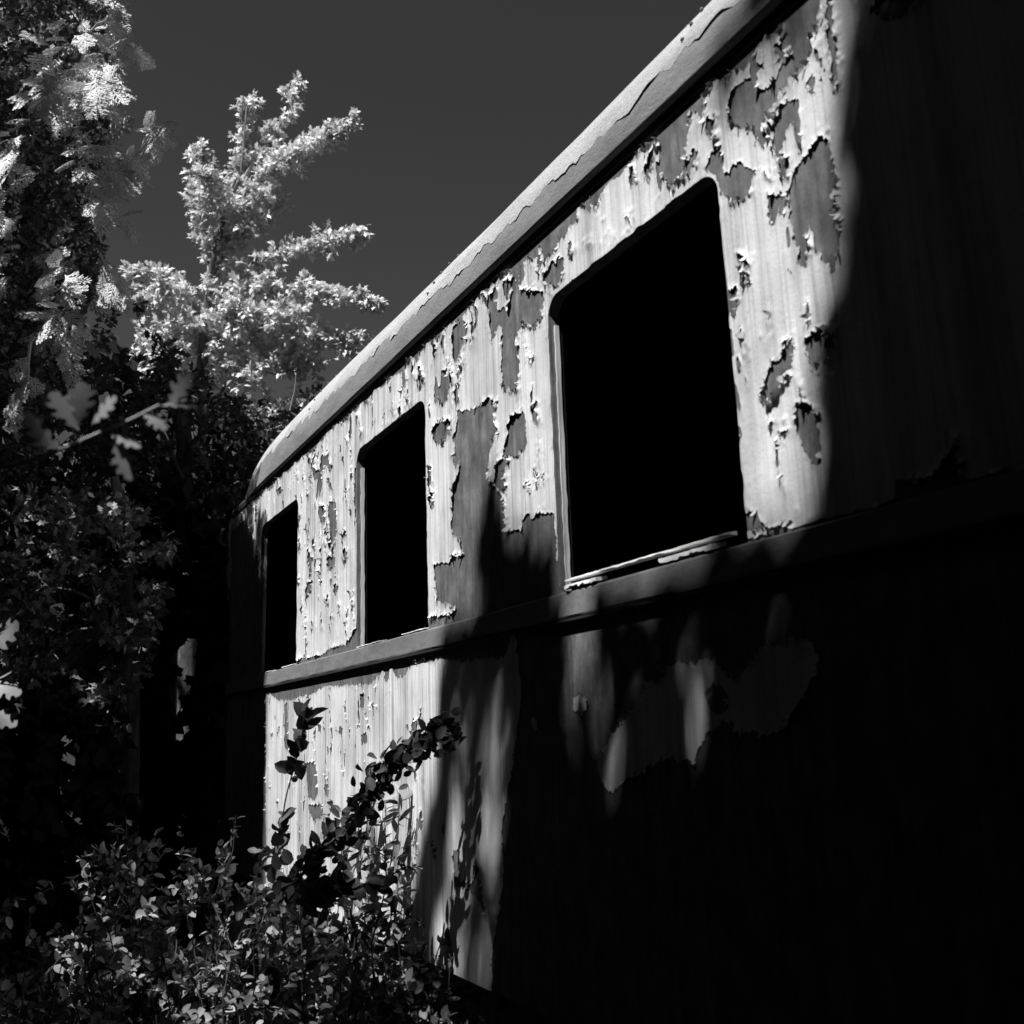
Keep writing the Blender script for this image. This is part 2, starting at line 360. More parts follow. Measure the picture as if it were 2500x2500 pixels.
# pillar right of the big window
bare(Z4([(960,570),(900,720),(780,800),(740,880),(710,1010),(730,1160),(850,1220),(890,1150),(930,1190),(960,1290),(1000,1290),(1010,1180),(1070,1080),(1130,1080),(1150,960),(1160,900),(1240,820),(1260,740),(1350,700),(1400,650),(1440,560),(1490,470),(1480,350),(1560,200),(1580,-100),(1350,-100),(1260,210),(1180,300),(1050,330)]))
keep(Z4([(1260,210),(1100,290),(1000,450),(962,570),(1000,640),(955,720),(990,880),(1060,840),(1140,760),(1180,620),(1250,560),(1330,430),(1210,480),(1190,400)]))
bare(Z4([(330,980),(410,950),(480,990),(470,1060),(430,1080),(390,1060),(330,1070)]))
bare(Z4([(40,1260),(60,1450),(70,1620),(120,1760),(200,1740),(290,1600),(300,1400),(320,1250),(350,1130),(300,1060),(150,1100)]))
bare(Z4([(710,1640),(740,1570),(820,1530),(900,1590),(970,1620),(930,1700),(900,1850),(740,1900),(650,1850),(600,1770),(600,1680),(480,1560),(540,1450),(600,1390),(660,1440),(640,1600)]))
bare(Z4([(500,1130),(540,1090),(590,1130),(580,1200),(530,1270),(495,1220)]))
bare(Z4([(1450,720),(1500,705),(1515,780),(1500,830),(1440,830)])); bare(Z4([(1160,400),(1120,480),(1180,520),(1130,600),(1190,580),(1230,520),(1190,450)]))
bare(Z4([(340,1540),(380,1420),(410,1440),(370,1540)])); bare(Z4([(970,580),(1040,620),(1060,580),(1040,660),(990,660)]))
bare(C3([(1195,490),(1150,560),(1115,600),(1090,650),(1085,800),(1100,860),(1120,870),(1160,820),(1180,870),(1215,960),(1240,1000),(1270,850),(1250,640),(1225,500)]))
bare(C3([(1090,860),(1120,900),(1120,965),(1145,970),(1165,880),(1140,860)])); bare(C3([(900,905),(925,935),(943,965),(905,975)])); bare(C3([(915,985),(935,990),(945,1030),(918,1030)]))
bare(C3([(865,1050),(895,1045),(900,1090),(890,1160),(870,1150),(858,1100)])); bare(C3([(1100,1225),(1095,1300),(1085,1370),(1040,1430),(1005,1460),(985,1440),(1000,1370),(1040,1310),(1070,1240)]))
bare(C3([(1190,1190),(1140,1240),(1150,1310),(1180,1330),(1240,1300),(1250,1200)])); bare(C3([(1115,1470),(1140,1455),(1200,1500),(1200,1700),(1150,1650),(1110,1560)]))
bare(C3([(1045,1560),(1062,1545),(1080,1565),(1060,1590)])); bare(C3([(1010,1530),(1028,1535),(1022,1552)])); bare(C3([(890,1540),(905,1560),(912,1640),(900,1640)]))
bare(C3([(1045,425),(1075,440),(1070,500),(1050,540),(1060,580),(1090,600),(1075,650),(1060,630),(1040,570),(1025,520),(1020,450)]))
bare(C3([(1005,700),(1040,710),(1075,690),(1080,730),(1060,800),(1045,760),(1025,820),(1005,760)])); bare(C3([(985,630),(1010,625),(1012,650),(995,645)]))
bare(C3([(960,500),(1000,470),(1010,510),(980,540)])); bare(C3([(920,1850),(985,1880),(1000,1915),(1100,1890),(1110,1932),(920,1932)]))
bare(C3([(1215,0),(1235,0),(1250,100),(1265,260),(1250,330),(1240,250),(1225,130)])); bare(C3([(1380,40),(1440,70),(1500,60),(1560,0),(1400,-20)])); bare(C3([(1470,1730),(1540,1742),(1600,1735),(1700,1600),(1750,1850),(1480,1900)]))
# header over the big window
bare(Z3([(850,1060),(1100,830),(1290,680),(1260,790),(1270,900),(1270,990),(1190,1090),(1120,1130),(1090,1060),(1085,960),(1040,1010),(1050,1100),(960,1120),(880,1080)]))
bare(Z3([(1170,1190),(1250,1160),(1290,1080),(1340,1090),(1350,1300),(1280,1420),(1150,1410),(1120,1330),(1160,1250)]))
bare(Z3([(1300,640),(1300,790),(1370,800),(1400,740),(1500,700),(1510,600),(1520,430),(1580,400),(1640,400),(1700,540),(1760,420),(1860,250),(1950,100),(1900,60),(1600,330)]))
bare(Z3([(1390,960),(1430,900),(1470,1040),(1440,1080),(1400,1050)])); bare(Z3([(1300,800),(1370,800),(1350,850),(1300,890)]))
bare(Z3([(730,1200),(800,1300),(840,1340),(800,1400),(770,1330),(740,1300)])); bare(Z3([(840,1110),(880,1180),(850,1260),(830,1200)])); bare(Z3([(1040,1030),(1090,1150),(1060,1290),(1040,1180)]))
bare(Z3([(530,1400),(580,1380),(550,1520),(530,1480)])); bare(Z3([(560,1720),(640,1700),(720,1770),(735,1932),(560,1932)])); bare(Z3([(380,1520),(440,1510),(440,1570),(390,1640)]))
bare(C3([(240,800),(290,820),(270,870),(240,870)])); bare(C3([(285,880),(300,900),(295,930),(280,920)])); bare(C3([(565,590),(585,600),(575,665),(560,640)])); bare(C3([(700,600),(740,545),(750,580),(720,640),(700,650)]))
bare(C3([(330,720),(350,712),(370,770),(355,760)])); bare(C3([(495,780),(510,785),(505,810)]))
# pillar between the two nearer windows
bare(C2([(1465,190),(1500,205),(1600,215),(1605,250),(1590,340),(1560,370),(1520,370),(1480,420),(1475,500),(1490,570),(1480,680),(1455,690),(1410,650),(1400,560),(1410,470),(1405,330),(1440,300),(1450,240)]))
bare(C2([(1120,600),(1150,575),(1165,620),(1150,720),(1130,745),(1105,700)])); bare(C2([(1075,880),(1110,820),(1165,820),(1165,880),(1140,915),(1110,940),(1085,915)]))
bare(C2([(1195,775),(1250,770),(1300,750),(1340,715),(1385,725),(1370,800),(1385,880),(1350,960),(1340,1040),(1335,1080),(1370,1130),(1410,1180),(1425,1260),(1430,1340),(1500,1345),(1500,1290),(1540,1265),(1545,1300),(1580,1260),(1650,1260),(1680,1640),(1300,1740),(1060,1810),(1060,1750),(1160,1740),(1200,1700),(1100,1680),(1085,1500),(1160,1495),(1185,1460),(1230,1450),(1210,1380),(1180,1370),(1165,1320),(1175,1240),(1180,1150),(1205,1080),(1210,1010),(1185,980),(1175,900),(1195,850)]))
bare(C2([(1440,830),(1480,785),(1510,790),(1525,930),(1510,970),(1450,990),(1405,990),(1430,920)])); bare(C2([(1390,1010),(1430,990),(1440,1020),(1420,1080),(1430,1150),(1400,1160),(1370,1110),(1385,1060)]))
bare(C2([(1175,380),(1220,345),(1245,370),(1240,430),(1210,500),(1190,560),(1175,500)])); bare(C2([(1340,240),(1370,220),(1395,330),(1380,420),(1355,450),(1350,330)]))
bare(C2([(1165,985),(1195,985),(1210,1015),(1190,1030)])); bare(C2([(1065,1180),(1085,1170),(1085,1230),(1068,1240)])); bare(C2([(1475,460),(1490,470),(1485,520),(1474,500)])); bare(C2([(1055,1040),(1075,1050),(1070,1150),(1058,1100)]))
bare(C2([(1010,560),(1030,580),(1040,640),(1020,620)])); bare(C2([(940,580),(955,620),(945,680),(935,640)])); bare(C2([(1550,760),(1570,730),(1575,820),(1560,850)])); bare(C2([(1560,1060),(1575,1080),(1572,1130)]))
bare(C2([(1515,1115),(1530,1115),(1525,1135)])); bare(C2([(1540,510),(1550,525),(1542,540)]))
# pillar between the two farther windows
for p_ in ([(810,440),(860,480),(870,560),(860,620),(820,590),(805,520)], [(900,420),(950,450),(965,560),(965,700),(930,780),(910,720),(900,600),(890,500)], [(890,900),(945,900),(945,1000),(885,1010)],
           [(760,130),(830,180),(830,230),(790,260),(765,200)], [(830,40),(870,60),(860,140),(830,150)], [(880,60),(930,130),(920,160),(890,140)], [(710,1130),(755,1120),(750,1180),(710,1250),(695,1200)],
           [(945,1140),(980,1150),(960,1220),(935,1190)], [(900,1100),(920,1110),(910,1160)], [(730,910),(770,930),(740,960)], [(1030,680),(1047,690),(1045,750),(1025,740)], [(760,740),(772,750),(770,830),(758,820)],
           [(870,230),(900,240),(930,350),(900,330)], [(630,530),(650,560),(640,700),(628,640)], [(735,1490),(750,1540),(742,1600)], [(690,1640),(715,1640),(705,1680)], [(700,380),(725,370),(718,410)], [(1025,300),(1045,310),(1035,360)],
           [(610,1840),(700,1795),(800,1775),(860,1725),(920,1690),(1040,1660),(1080,1600),(1135,1500),(1160,1500),(1160,1720),(600,1880)], [(430,340),(480,310),(500,340),(460,370)]): bare(Z2(p_))
# strip under the drip rail, and strip under the belt with its ragged upper paint edge
bare(C4([(990,200),(990,300),(1020,300),(1050,325),(1110,320),(1180,300),(1230,270),(1290,270),(1330,265),(1400,265),(1440,220),(1480,200),(1500,240),(1530,235),(1560,170),(1640,175),(1660,160),(1740,180),(1800,170),(1900,165),(1932,100),(1932,0)]))
# lower wall towards the camera: nearly all bare, one tattered sheet of paint left
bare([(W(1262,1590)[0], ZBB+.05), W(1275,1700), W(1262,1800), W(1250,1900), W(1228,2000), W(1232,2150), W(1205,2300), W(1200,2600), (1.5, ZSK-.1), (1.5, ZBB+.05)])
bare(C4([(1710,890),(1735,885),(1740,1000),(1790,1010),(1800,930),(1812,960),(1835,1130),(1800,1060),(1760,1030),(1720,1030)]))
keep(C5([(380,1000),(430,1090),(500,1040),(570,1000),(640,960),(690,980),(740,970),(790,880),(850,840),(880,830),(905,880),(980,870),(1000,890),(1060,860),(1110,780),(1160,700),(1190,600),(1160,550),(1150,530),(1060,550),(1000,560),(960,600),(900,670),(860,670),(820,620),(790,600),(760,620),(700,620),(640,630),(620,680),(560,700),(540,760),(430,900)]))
bare([(XEND-.1, ZSK-.1), (W(650,2300)[0], ZSK-.1), W(650,1700), W(648,1640), W(640,1500), W(630,1330), W(600,1270), (XEND-.1, W(600,1270)[1])])  # paint left off the far end to deepen its shade
bare(C5([(790,720),(800,690),(850,720),(860,790),(820,810),(790,780)]))
keep(Z6([(1545,1160),(1620,1150),(1680,1190),(1700,1260),(1650,1345),(1560,1300)])); keep(Z6([(1150,1420),(1185,1340),(1220,1500),(1180,1460)]))
for p_ in ([(1158,560),(1190,555),(1200,600),(1202,680),(1190,700),(1165,690)], [(1140,350),(1162,342),(1172,400),(1150,440),(1138,400)], [(1280,420),(1296,425),(1292,460),(1282,450)], [(1364,455),(1385,448),(1388,490),(1366,492)], [(1362,300),(1377,298),(1376,350),(1362,350)], [(1228,640),(1242,640),(1240,680),(1228,680)], [(1165,715),(1220,715),(1222,760),(1190,780),(1168,750)], [(1075,340),(1085,330),(1092,520),(1076,500)], [(1450,205),(1475,200),(1465,260),(1455,250)], [(1205,405),(1214,405),(1212,450),(1204,445)]): bare(C4(p_))
# random small losses, long and narrow, thick in places
dens = np.zeros(U.shape)
def zone(poly, a):
    s_ = region(poly, .15); dens[s_] = np.maximum(dens[s_], a*np.clip(-sdpoly(poly, U[s_], Vv[s_])/.08+.5, 0, 1))
zone(C2([(1060,350),(1240,330),(1230,780),(1060,800)]), 1); zone(C2([(1330,180),(1480,150),(1500,520),(1340,480)]), 1); zone(C2([(1540,700),(1600,700),(1600,1150),(1540,1150)]), .6)
zone(Z2([(740,20),(950,20),(960,420),(740,420)]), .95); zone(Z2([(860,400),(980,400),(980,820),(860,820)]), .8); zone(C3([(0,930),(250,780),(330,1000),(0,1250)]), .8); zone(C3([(960,350),(1110,300),(1100,860),(980,820)]), .75)
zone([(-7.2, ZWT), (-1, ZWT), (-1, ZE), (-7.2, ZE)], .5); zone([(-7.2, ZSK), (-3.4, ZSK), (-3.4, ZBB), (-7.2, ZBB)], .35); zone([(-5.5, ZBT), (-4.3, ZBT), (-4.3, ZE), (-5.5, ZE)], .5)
zone(C3([(820,660),(1230,660),(1200,1900),(900,1900)]), .22)
tear = fbm(U*26, Vv*11, 4, 77)
phi = np.minimum(phi, np.where(dens > .02, (.80-.19*dens-tear)*.09, .3))
edge_j = (fbm(U*16, Vv*0+3, 3, 5)**2)*.10+(vn(U*120, Vv*60)-.5)*.012                   # ragged top edge under the drip rail
phi = np.minimum(phi, (ZE-.038-edge_j*.75)-Vv+.0)
phi = np.where(Vv < ZBB, np.minimum(phi, ZBB-.012-Vv), phi)
phi = np.where((Vv >= ZBB) & (Vv < ZBT+.2), np.minimum(phi, Vv-ZBT-.002-.012*vn(U*40, Vv*40)), phi)
win = np.full(U.shape, 9.)
for a, b in WINS: win = np.minimum(win, sdrbox(U, Vv, a, b, ZBT, ZWT, RT_, RB_))
chip = .0015+.014*np.clip(vn(U*30, Vv*22)-.55, 0, 1)
phi = np.minimum(phi, win-chip)
# lift
L = .0012+.013*np.clip(fbm(U*14, Vv*14, 2, 21)-.36, 0, 1)*2.2
curl = (vn(U*75, Vv*75)**1.5)*1.0+.35
Wd = .004+.008*vn(U*9+4, Vv*9)
damp = np.clip(win/.03, .12, 1)*np.clip((Vv-ZBT)/.02, .3, 1)*np.where(Vv > ZBB, 1, .8)
lift = .0022+L*curl*damp*np.exp(-np.clip(phi, 0, 1)/Wd)+.0012*(vn(U*60, Vv*1.5)-.5)+.004*(fbm(U*7, Vv*7, 2, 61)-.5)
Yp = -lift
Zp = Vv+.35*L*curl*damp*np.exp(-np.clip(phi, 0, 1)/Wd)*(vn(U*20+7, Vv*20)-.35)
NU, NV = U.shape
IDX = np.arange(NU*NV).reshape(NU, NV)
pos = np.stack([U, Yp, Zp], -1).reshape(-1, 3); ph = phi.ravel()
ins = phi > 0; cnt = ins[:-1, :-1].astype(int)+ins[1:, :-1]+ins[1:, 1:]+ins[:-1, 1:]
full = np.argwhere(cnt == 4); fi, fj = full[:, 0], full[:, 1]
Q = np.stack([IDX[fi, fj], IDX[fi+1, fj], IDX[fi+1, fj+1], IDX[fi, fj+1]], -1)
extra = []; ecache = {}; polys = []; edge_pts = []
def ev(a, b):
    k = (a, b) if a < b else (b, a)
    if k not in ecache:
        t = ph[k[0]]/(ph[k[0]]-ph[k[1]]); p = pos[k[0]]*(1-t)+pos[k[1]]*t
        ecache[k] = NU*NV+len(extra); extra.append(p)
    return ecache[k]
for i, j in np.argwhere((cnt > 0) & (cnt < 4)):
    c = [IDX[i, j], IDX[i+1, j], IDX[i+1, j+1], IDX[i, j+1]]; s_ = [ph[k] > 0 for k in c]; f = []
    for k in range(4):
        if s_[k]: f.append(int(c[k]))
        if s_[k] != s_[(k+1) % 4]: f.append(ev(int(c[k]), int(c[(k+1) % 4])))
    if len(f) >= 3: polys.append(f)
gu = np.gradient(phi, axis=0)/np.gradient(U, axis=0); gv = np.gradient(phi, axis=1)/np.gradient(Vv, axis=1)
# loose curling tongues hanging at the torn edges
fl_v = []; fl_f = []
near = np.argwhere((phi > 0) & (phi < .004) & (win > .02) & (Vv < ZE-.03)); base_i = NU*NV+len(extra)
pick = near[rng.choice(len(near), min(2600, len(near)), replace=False)]
for i, j in pick:
    u0, v0 = U[i, j], Vv[i, j]
    if vn(np.array([u0*12.]), np.array([v0*12.+5]))[0] < .36: continue
    g2 = np.array([gu[i, j], gv[i, j]]); n_g = np.hypot(*g2)
    if n_g < 1e-3: continue
    g2 /= n_g; tn = np.array([-g2[1], g2[0]]); o = np.array([u0, v0]); y0 = Yp[i, j]
    wdt = random.uniform(.002, .009); ln = random.uniform(.005, .016); out = random.uniform(.4, 1.1)*ln; side = random.uniform(-.6, .6)
    rows = [(o+g2*.004, y0+.0005, wdt), (o-g2*ln*.35+tn*side*ln*.3, y0-out*.35, wdt*.8), (o-g2*ln*.6+tn*side*ln*.7, y0-out*.8, wdt*.45), (o-g2*ln*.55+tn*side*ln, y0-out*1.15, wdt*.1)]
    b0 = len(fl_v)
    for p2, yy, ww in rows:
        for sg in (-1, 1): q2 = p2+tn*ww*sg; fl_v.append((q2[0], yy, q2[1]))
    for k in range(3): fl_f.append([b0+2*k, b0+2*k+1, b0+2*k+3, b0+2*k+2])
Vall = np.concatenate([pos, np.array(extra).reshape(-1, 3), np.array(fl_v).reshape(-1, 3)])
polys += [[base_i+k for k in f] for f in fl_f]
used = np.zeros(len(Vall), bool); used[Q.ravel()] = True
pl = np.concatenate([np.array(f) for f in polys]); used[pl] = True
remap = np.cumsum(used)-1
loops = np.concatenate([remap[Q.ravel()], remap[pl]]); tot = np.concatenate([np.full(len(Q), 4), np.array([len(f) for f in polys])])
starts = np.concatenate([[0], np.cumsum(tot)[:-1]])
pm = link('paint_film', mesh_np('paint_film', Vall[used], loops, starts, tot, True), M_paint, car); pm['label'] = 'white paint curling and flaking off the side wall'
# plain paint on the stretch of wall beside and behind the camera
# belt rail, drip rail, corner post
def rail(name, x0, x1, prof, m, step=.05, wob=0.0, smooth=False):
    xs = np.arange(x0, x1+step, step); V = []; Fc = []; n = len(prof)
    for i, x in enumerate(xs):
        for k, (y, z) in enumerate(prof): V.append((x, y+wob*(vn(np.array([x*9.]), np.array([k*3.1]))[0]-.5), z+wob*(vn(np.array([x*7.+50]), np.array([k*5.1]))[0]-.5)))
    for i in range(len(xs)-1):
        for k in range(n): Fc.append((i*n+k, i*n+(k+1) % n, (i+1)*n+(k+1) % n, (i+1)*n+k))
    Fc += [tuple(range(n)), tuple((len(xs)-1)*n+k for k in reversed(range(n)))]
    return MB().add(V, Fc).build(name, m, car, smooth)
rail('belt_rail', XEND, XRIGHT, [(-.001, ZBB+.006), (-.018, ZBB+.004), (-.020, ZBB+.010), (-.016, ZBT-.006), (-.013, ZBT-.001), (-.001, ZBT-.0005)], M_belt, .02, .0025)
rail('belt_lip', XEND, XRIGHT, [(-.001, ZBB-.006), (-.020, ZBB-.006), (-.021, ZBB+.001), (-.001, ZBB+.003)], M_trim, .05, .001)
rail('drip_rail', XEND, XRIGHT, [(-.001, ZE-.034), (-.008, ZE-.034), (-.010, ZE-.004), (-.001, ZE-.004)], M_trim, .05)
# roof: shell whose edge overhangs the wall, rolled down at the far end
ZR = ZE+.004; RR = .385; OV = .026
def RX(x): t = min(1, max(0, (-2.3-x)/3.6)); return RR+.145*t*t*(3-2*t)
def roof_pt(x, a, off=0.0):                                         # a = angle round the side curve, 0 at the edge .. 90 top
    e = max(0.0, (XEND+1.05-x)/1.17); e = min(e, 1.0)
    k = math.sqrt(max(0.0, 1-e**2.2)); ins_ = .16*e**3               # height factor and plan tuck-in at the far end
    y = -OV+ins_+(RX(x)+off)*(1-math.cos(rad(a)))-off; z = ZR-.0+(RX(x)+off)*math.sin(rad(a))*(.12+.88*k)-.05*e**3
    return y, z
angs = list(np.linspace(0, 90, 31)); rx = np.concatenate([np.linspace(XEND-.12, XEND+1.1, 60), np.arange(XEND+1.13, .2, .022), np.arange(.22, XRIGHT, .08)])
def roofmesh(name, a0, a1, off, ragged, m, parent=car):
    A = np.linspace(a0, a1, 24); V = []; Fc = []
    for i, x in enumerate(rx):
        for k, a in enumerate(A):
            aa = a+(ragged*(.45*fbm(np.array([x*2.2]), np.array([3.3]), 3)[0]+.55*fbm(np.array([x*17.]), np.array([9.3]), 4)[0]-.5)*(1-k/23)**4 if ragged else 0)
            of = (off if k > 0 or not ragged else .0006)+(.016*max(0, vn(np.array([x*13.]), np.array([8.]))[0]-.62) if ragged and k == 0 else 0)+.004*(fbm(np.array([x*3.]), np.array([a*.11]), 3)[0]-.5)
            y, z = roof_pt(x, aa, of); V.append((x, y, z))
    n = len(A)
    for i in range(len(rx)-1):
        for k in range(n-1): Fc.append((i*n+k, (i+1)*n+k, (i+1)*n+k+1, i*n+k+1))
    return MB().add(V, Fc).build(name, m, parent, True)
rf = roofmesh('roof', 0, 90, 0.0, 0, M_roof)
b_ = MB()                                                           # flat top, far curve and soffit of the roof
b_.box(XEND+.3, XRIGHT, RR-OV-.005, CW-RR, ZR+RR-.04, ZR+RR-.004)
o2 = subpart('roof_deck', b_, M_roof, rf)
V = []; Fc = []
for i, x in enumerate(rx):
    for k, a in enumerate(angs[::3]): y, z = roof_pt(x, a); V.append((x, CW-y, z))
n = len(angs[::3])
for i in range(len(rx)-1):
    for k in range(n-1): Fc.append((i*n+k, i*n+k+1, (i+1)*n+k+1, (i+1)*n+k))
subpart('far_curve', MB().add(V, Fc), M_roof, rf, True)
up = roofmesh('canvas_sheet', 15, 90, .0035, 26, M_roof2, None); up.parent = rf
V = []; Fc = []                                                     # edge return: the lip turned in under the roof edge
for i, x in enumerate(rx):
    y, z = roof_pt(x, 0); V += [(x, y, z), (x, y+.004, z-.012), (x, max(y, 0)+.03, z-.010)]
for i in range(len(rx)-1):
    for k in range(2): Fc.append((i*3+k, i*3+k+1, (i+1)*3+k+1, (i+1)*3+k))
subpart('roof_edge', MB().add(V, Fc), M_roof, rf, True)
r0 = None
for k in range(-1, 6):
    xs_ = WR-.15-PER*k*.93
    for a_ in np.linspace(22, 66, 8):
        y, z = roof_pt(xs_, a_, .006)
        if r0 is None: r0 = subpart('rivet', MB().ball((0, 0, 0), .0062, 8), M_iron, rf, True); o_ = r0
        else: o_ = r0.copy(); COL.objects.link(o_)
        o_.location = (xs_+.003*a_, y, z)
# hood rim at the far end: a raised band following the roof curve
V = []; Fc = []; cols = [(XEND-.05, .004), (XEND-.055, .03), (XEND-.14, .03), (XEND-.145, 0)]
for a in np.linspace(-4, 90, 30):
    for x, of in cols: y, z = roof_pt(x+.02, max(a, 0), of); V.append((x, y, z-(.02 if a < 0 else 0)))
for i in range(29):
    for k in range(3): Fc.append((i*4+k, i*4+k+1, (i+1)*4+k+1, (i+1)*4+k))
subpart('hood_rim', MB().add(V, Fc), M_roof, rf, True)
# corner post with hanging paint shreds
mb = MB().tube([(XEND-.01, .03, ZSK), (XEND-.01, .03, ZE-.01)], [.03, .03], 10); mb.build('corner_post', M_primer, car)
V = []; Fc = []
for k in range(46):
    x = XEND+random.choice([-.03, -.01, .0, .02, .05, .09])+random.uniform(-.015, .015); z = ZE-.05-random.random()**2*.35; l = random.uniform(.04, .3); wd = random.uniform(.003, .009); o_ = len(V)
    for t in (0, .3, .7, 1): V += [(x-wd*(1-t*.9), -.012-.012*math.sin(t*3+k), z-l*t), (x+wd*(1-t*.9), -.014-.008*math.sin(t*3+k), z-l*t)]
    for j in range(3): Fc.append((o_+2*j, o_+2*j+1, o_+2*j+3, o_+2*j+2))
pb = MB().add(V, Fc).build('paint_shreds', M_paint, car)
# ends, far side, floor, interior, underframe
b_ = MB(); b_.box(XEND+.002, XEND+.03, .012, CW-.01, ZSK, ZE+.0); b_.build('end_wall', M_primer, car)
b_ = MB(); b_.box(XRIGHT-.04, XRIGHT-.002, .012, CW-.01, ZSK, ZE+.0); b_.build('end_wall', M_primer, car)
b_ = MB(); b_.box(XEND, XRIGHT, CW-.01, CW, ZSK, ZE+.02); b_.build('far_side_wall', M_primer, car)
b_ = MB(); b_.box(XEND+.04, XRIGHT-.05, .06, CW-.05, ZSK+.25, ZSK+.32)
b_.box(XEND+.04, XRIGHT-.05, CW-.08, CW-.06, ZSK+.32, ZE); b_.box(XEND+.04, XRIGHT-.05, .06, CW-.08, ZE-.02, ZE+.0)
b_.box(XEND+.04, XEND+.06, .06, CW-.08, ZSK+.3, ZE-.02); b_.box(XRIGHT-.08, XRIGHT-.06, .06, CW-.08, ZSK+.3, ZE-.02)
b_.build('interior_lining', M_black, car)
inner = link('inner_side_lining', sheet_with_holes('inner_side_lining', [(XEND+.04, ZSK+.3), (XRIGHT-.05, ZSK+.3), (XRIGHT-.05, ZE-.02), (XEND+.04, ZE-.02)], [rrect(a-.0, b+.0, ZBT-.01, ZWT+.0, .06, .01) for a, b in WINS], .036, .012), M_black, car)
ub = MB(); ub.box(XEND+.3, XRIGHT-.3, .35, .5, ZSK-.12, ZSK+.2); ub.box(XEND+.3, XRIGHT-.3, CW-.5, CW-.35, ZSK-.12, ZSK+.2); ub.build('underframe', M_iron, car)
for bx in (XEND+1.9, XRIGHT-1.9):
    fr = MB(); fr.box(bx-1.2, bx+1.2, .38, .46, .42, .62); fr.box(bx-1.2, bx+1.2, CW-.46, CW-.38, .42, .62); fr.box(bx-.2, bx+.2, .4, CW-.4, .45, .7)
    bo = fr.build('bogie', M_iron, car)
    for wx in (bx-.9, bx+.9):
        for wy in (.62, CW-.74):
            wh = MB().tube([(wx, wy, .47), (wx, wy+.10, .47), (wx, wy+.101, .47), (wx, wy+.13, .47)], [.42, .42, .46, .46], 28); subpart('wheel', wh, M_iron, bo, False)
        subpart('axle', MB().tube([(wx, .6, .47), (wx, CW-.6, .47)], [.07, .07], 12), M_iron, bo)
for wy in (.66, CW-.74):
    r_ = MB().box(-16, 12, wy-.0, wy+.07, -.05, .012).build('rail', M_iron)
    r_['label'] = 'rusty steel rail under the near side of the carriage' if wy < 1 else 'rusty steel rail under the far side of the carriage'; r_['category'] = 'rail'; r_['group'] = 'rails under the carriage'
# windows: wooden jamb lining, stop bead, sill slats
for wi, (a, b) in enumerate(WINS):
    wo_ = MB(); P = rrect(a, b, ZBT+.0, ZWT, RT_, RB_, 8); n = len(P)
    y0, y1 = .0065, .036
    V = [(x, y0, z) for x, z in P]+[(x, y1, z) for x, z in P]; Fc = [(k, (k+1) % n, n+(k+1) % n, n+k) for k in range(n)]
    fr = wo_.add(V, Fc).build('window', M_primer, car)
    jb = MB(); V = []; Fc = []; m_ = 60
    for k in range(m_+1):
        z = ZBT+.01+(ZWT-.09-ZBT)*k/m_; e1 = .017+.0035*(vn(np.array([z*40.]), np.array([wi*7.]))[0]-.5); e2 = .034+.004*(vn(np.array([z*25.+9]), np.array([wi*5.]))[0]-.5)
        V += [(a+.0015, e1, z), (a+.005, e1+.001, z), (a+.005, e2, z), (a+.0015, e2, z)]
    for k in range(m_):
        for q_ in range(4): Fc.append((k*4+q_, k*4+(q_+1) % 4, (k+1)*4+(q_+1) % 4, (k+1)*4+q_))
    jb.add(V, Fc)
    subpart('jamb', jb, M_wood, fr)
    jb = MB(); jb.box(b-.012, b-.003, .018, .034, ZBT+.0, ZWT-.09); subpart('jamb', jb, M_wood, fr)
    sl_ = MB(); sl_.box(a+.01, b-.01, .006, .05, ZBT-.012, ZBT+.004); subpart('sill', sl_, M_trim, fr)
    # splintered slats on the sill
    for (yy, zz, hh, s0, s1) in ([(-.006, .036, .007, .05, .93), (-.016, .016, .015, .06, .27), (-.014, .018, .017, .62, .88)] if wi == 2 else [(-.010, .008, .005, .70, .99), (-.008, .006, .004, .04, .4)]):
        V = []; Fc = []; m_ = 40
        for k in range(m_+1):
            x = a+(b-a)*(s0+(s1-s0)*k/m_); j1, j2 = vn(np.array([x*60., x*90.]), np.array([yy*99, 4.]))
            y_ = yy-.010*j1; z_ = ZBT+zz; h = hh*(.35+.9*j2)
            V += [(x, y_, z_-h*.7), (x, y_+.001, z_), (x, .02, z_+.006), (x, .02, z_-.004)]
        for k in range(m_):
            for q_ in range(4): Fc.append((k*4+q_, k*4+(q_+1) % 4, (k+1)*4+(q_+1) % 4, (k+1)*4+q_))
        Fc += [(3, 2, 1, 0), tuple(m_*4+q_ for q_ in range(4))]
        subpart('sill_slat', MB().add(V, Fc), M_slat, fr)

# ================================================================== SUNLIGHT AND SHADE: which sun rays the canopy lets through, as seen on the wall plane
TP = []                                                             # (polygon in wall plane, transmission), later ones win
def T_(poly, t, grow=0.0): TP.append((poly, t, grow))
spots = []
def spot(P, r, t=1.0): u, z = sunplane(P); spots.append((float(u), float(z), r, t))
T_([(-16, 3.0), (-7.2, 3.0), (-7.2, 1.4), (-16, 1.2)], 1)                                                  # cedar and the oak
T_([W(657,1650), W(640,1400), W(612,1290), W(585,1245), (-7.5, 3.3), (-30, 3.2), (-30, 8), (-1.25, 8), (W(2050,0)[0], 3.9), W(2050,0), W(2045,480), W(2030,700), W(1990,800), W(1962,1000), W(1955,1300), W(1840,1330)]+[W(1100,1530), W(1085,1600)], .4, -.006)
T_([W(657,1650), W(640,1400), W(612,1290), W(585,1245), (-7.5, 3.3), (-30, 3.2), (-30, 8), (-1.25, 8), (W(2050,0)[0], 3.9), W(2050,0), W(2045,480), W(2030,700), W(1990,800), W(1962,1000), W(1955,1300), W(1840,1330)]+[W(1100,1530), W(1085,1600)], 1, -.05)
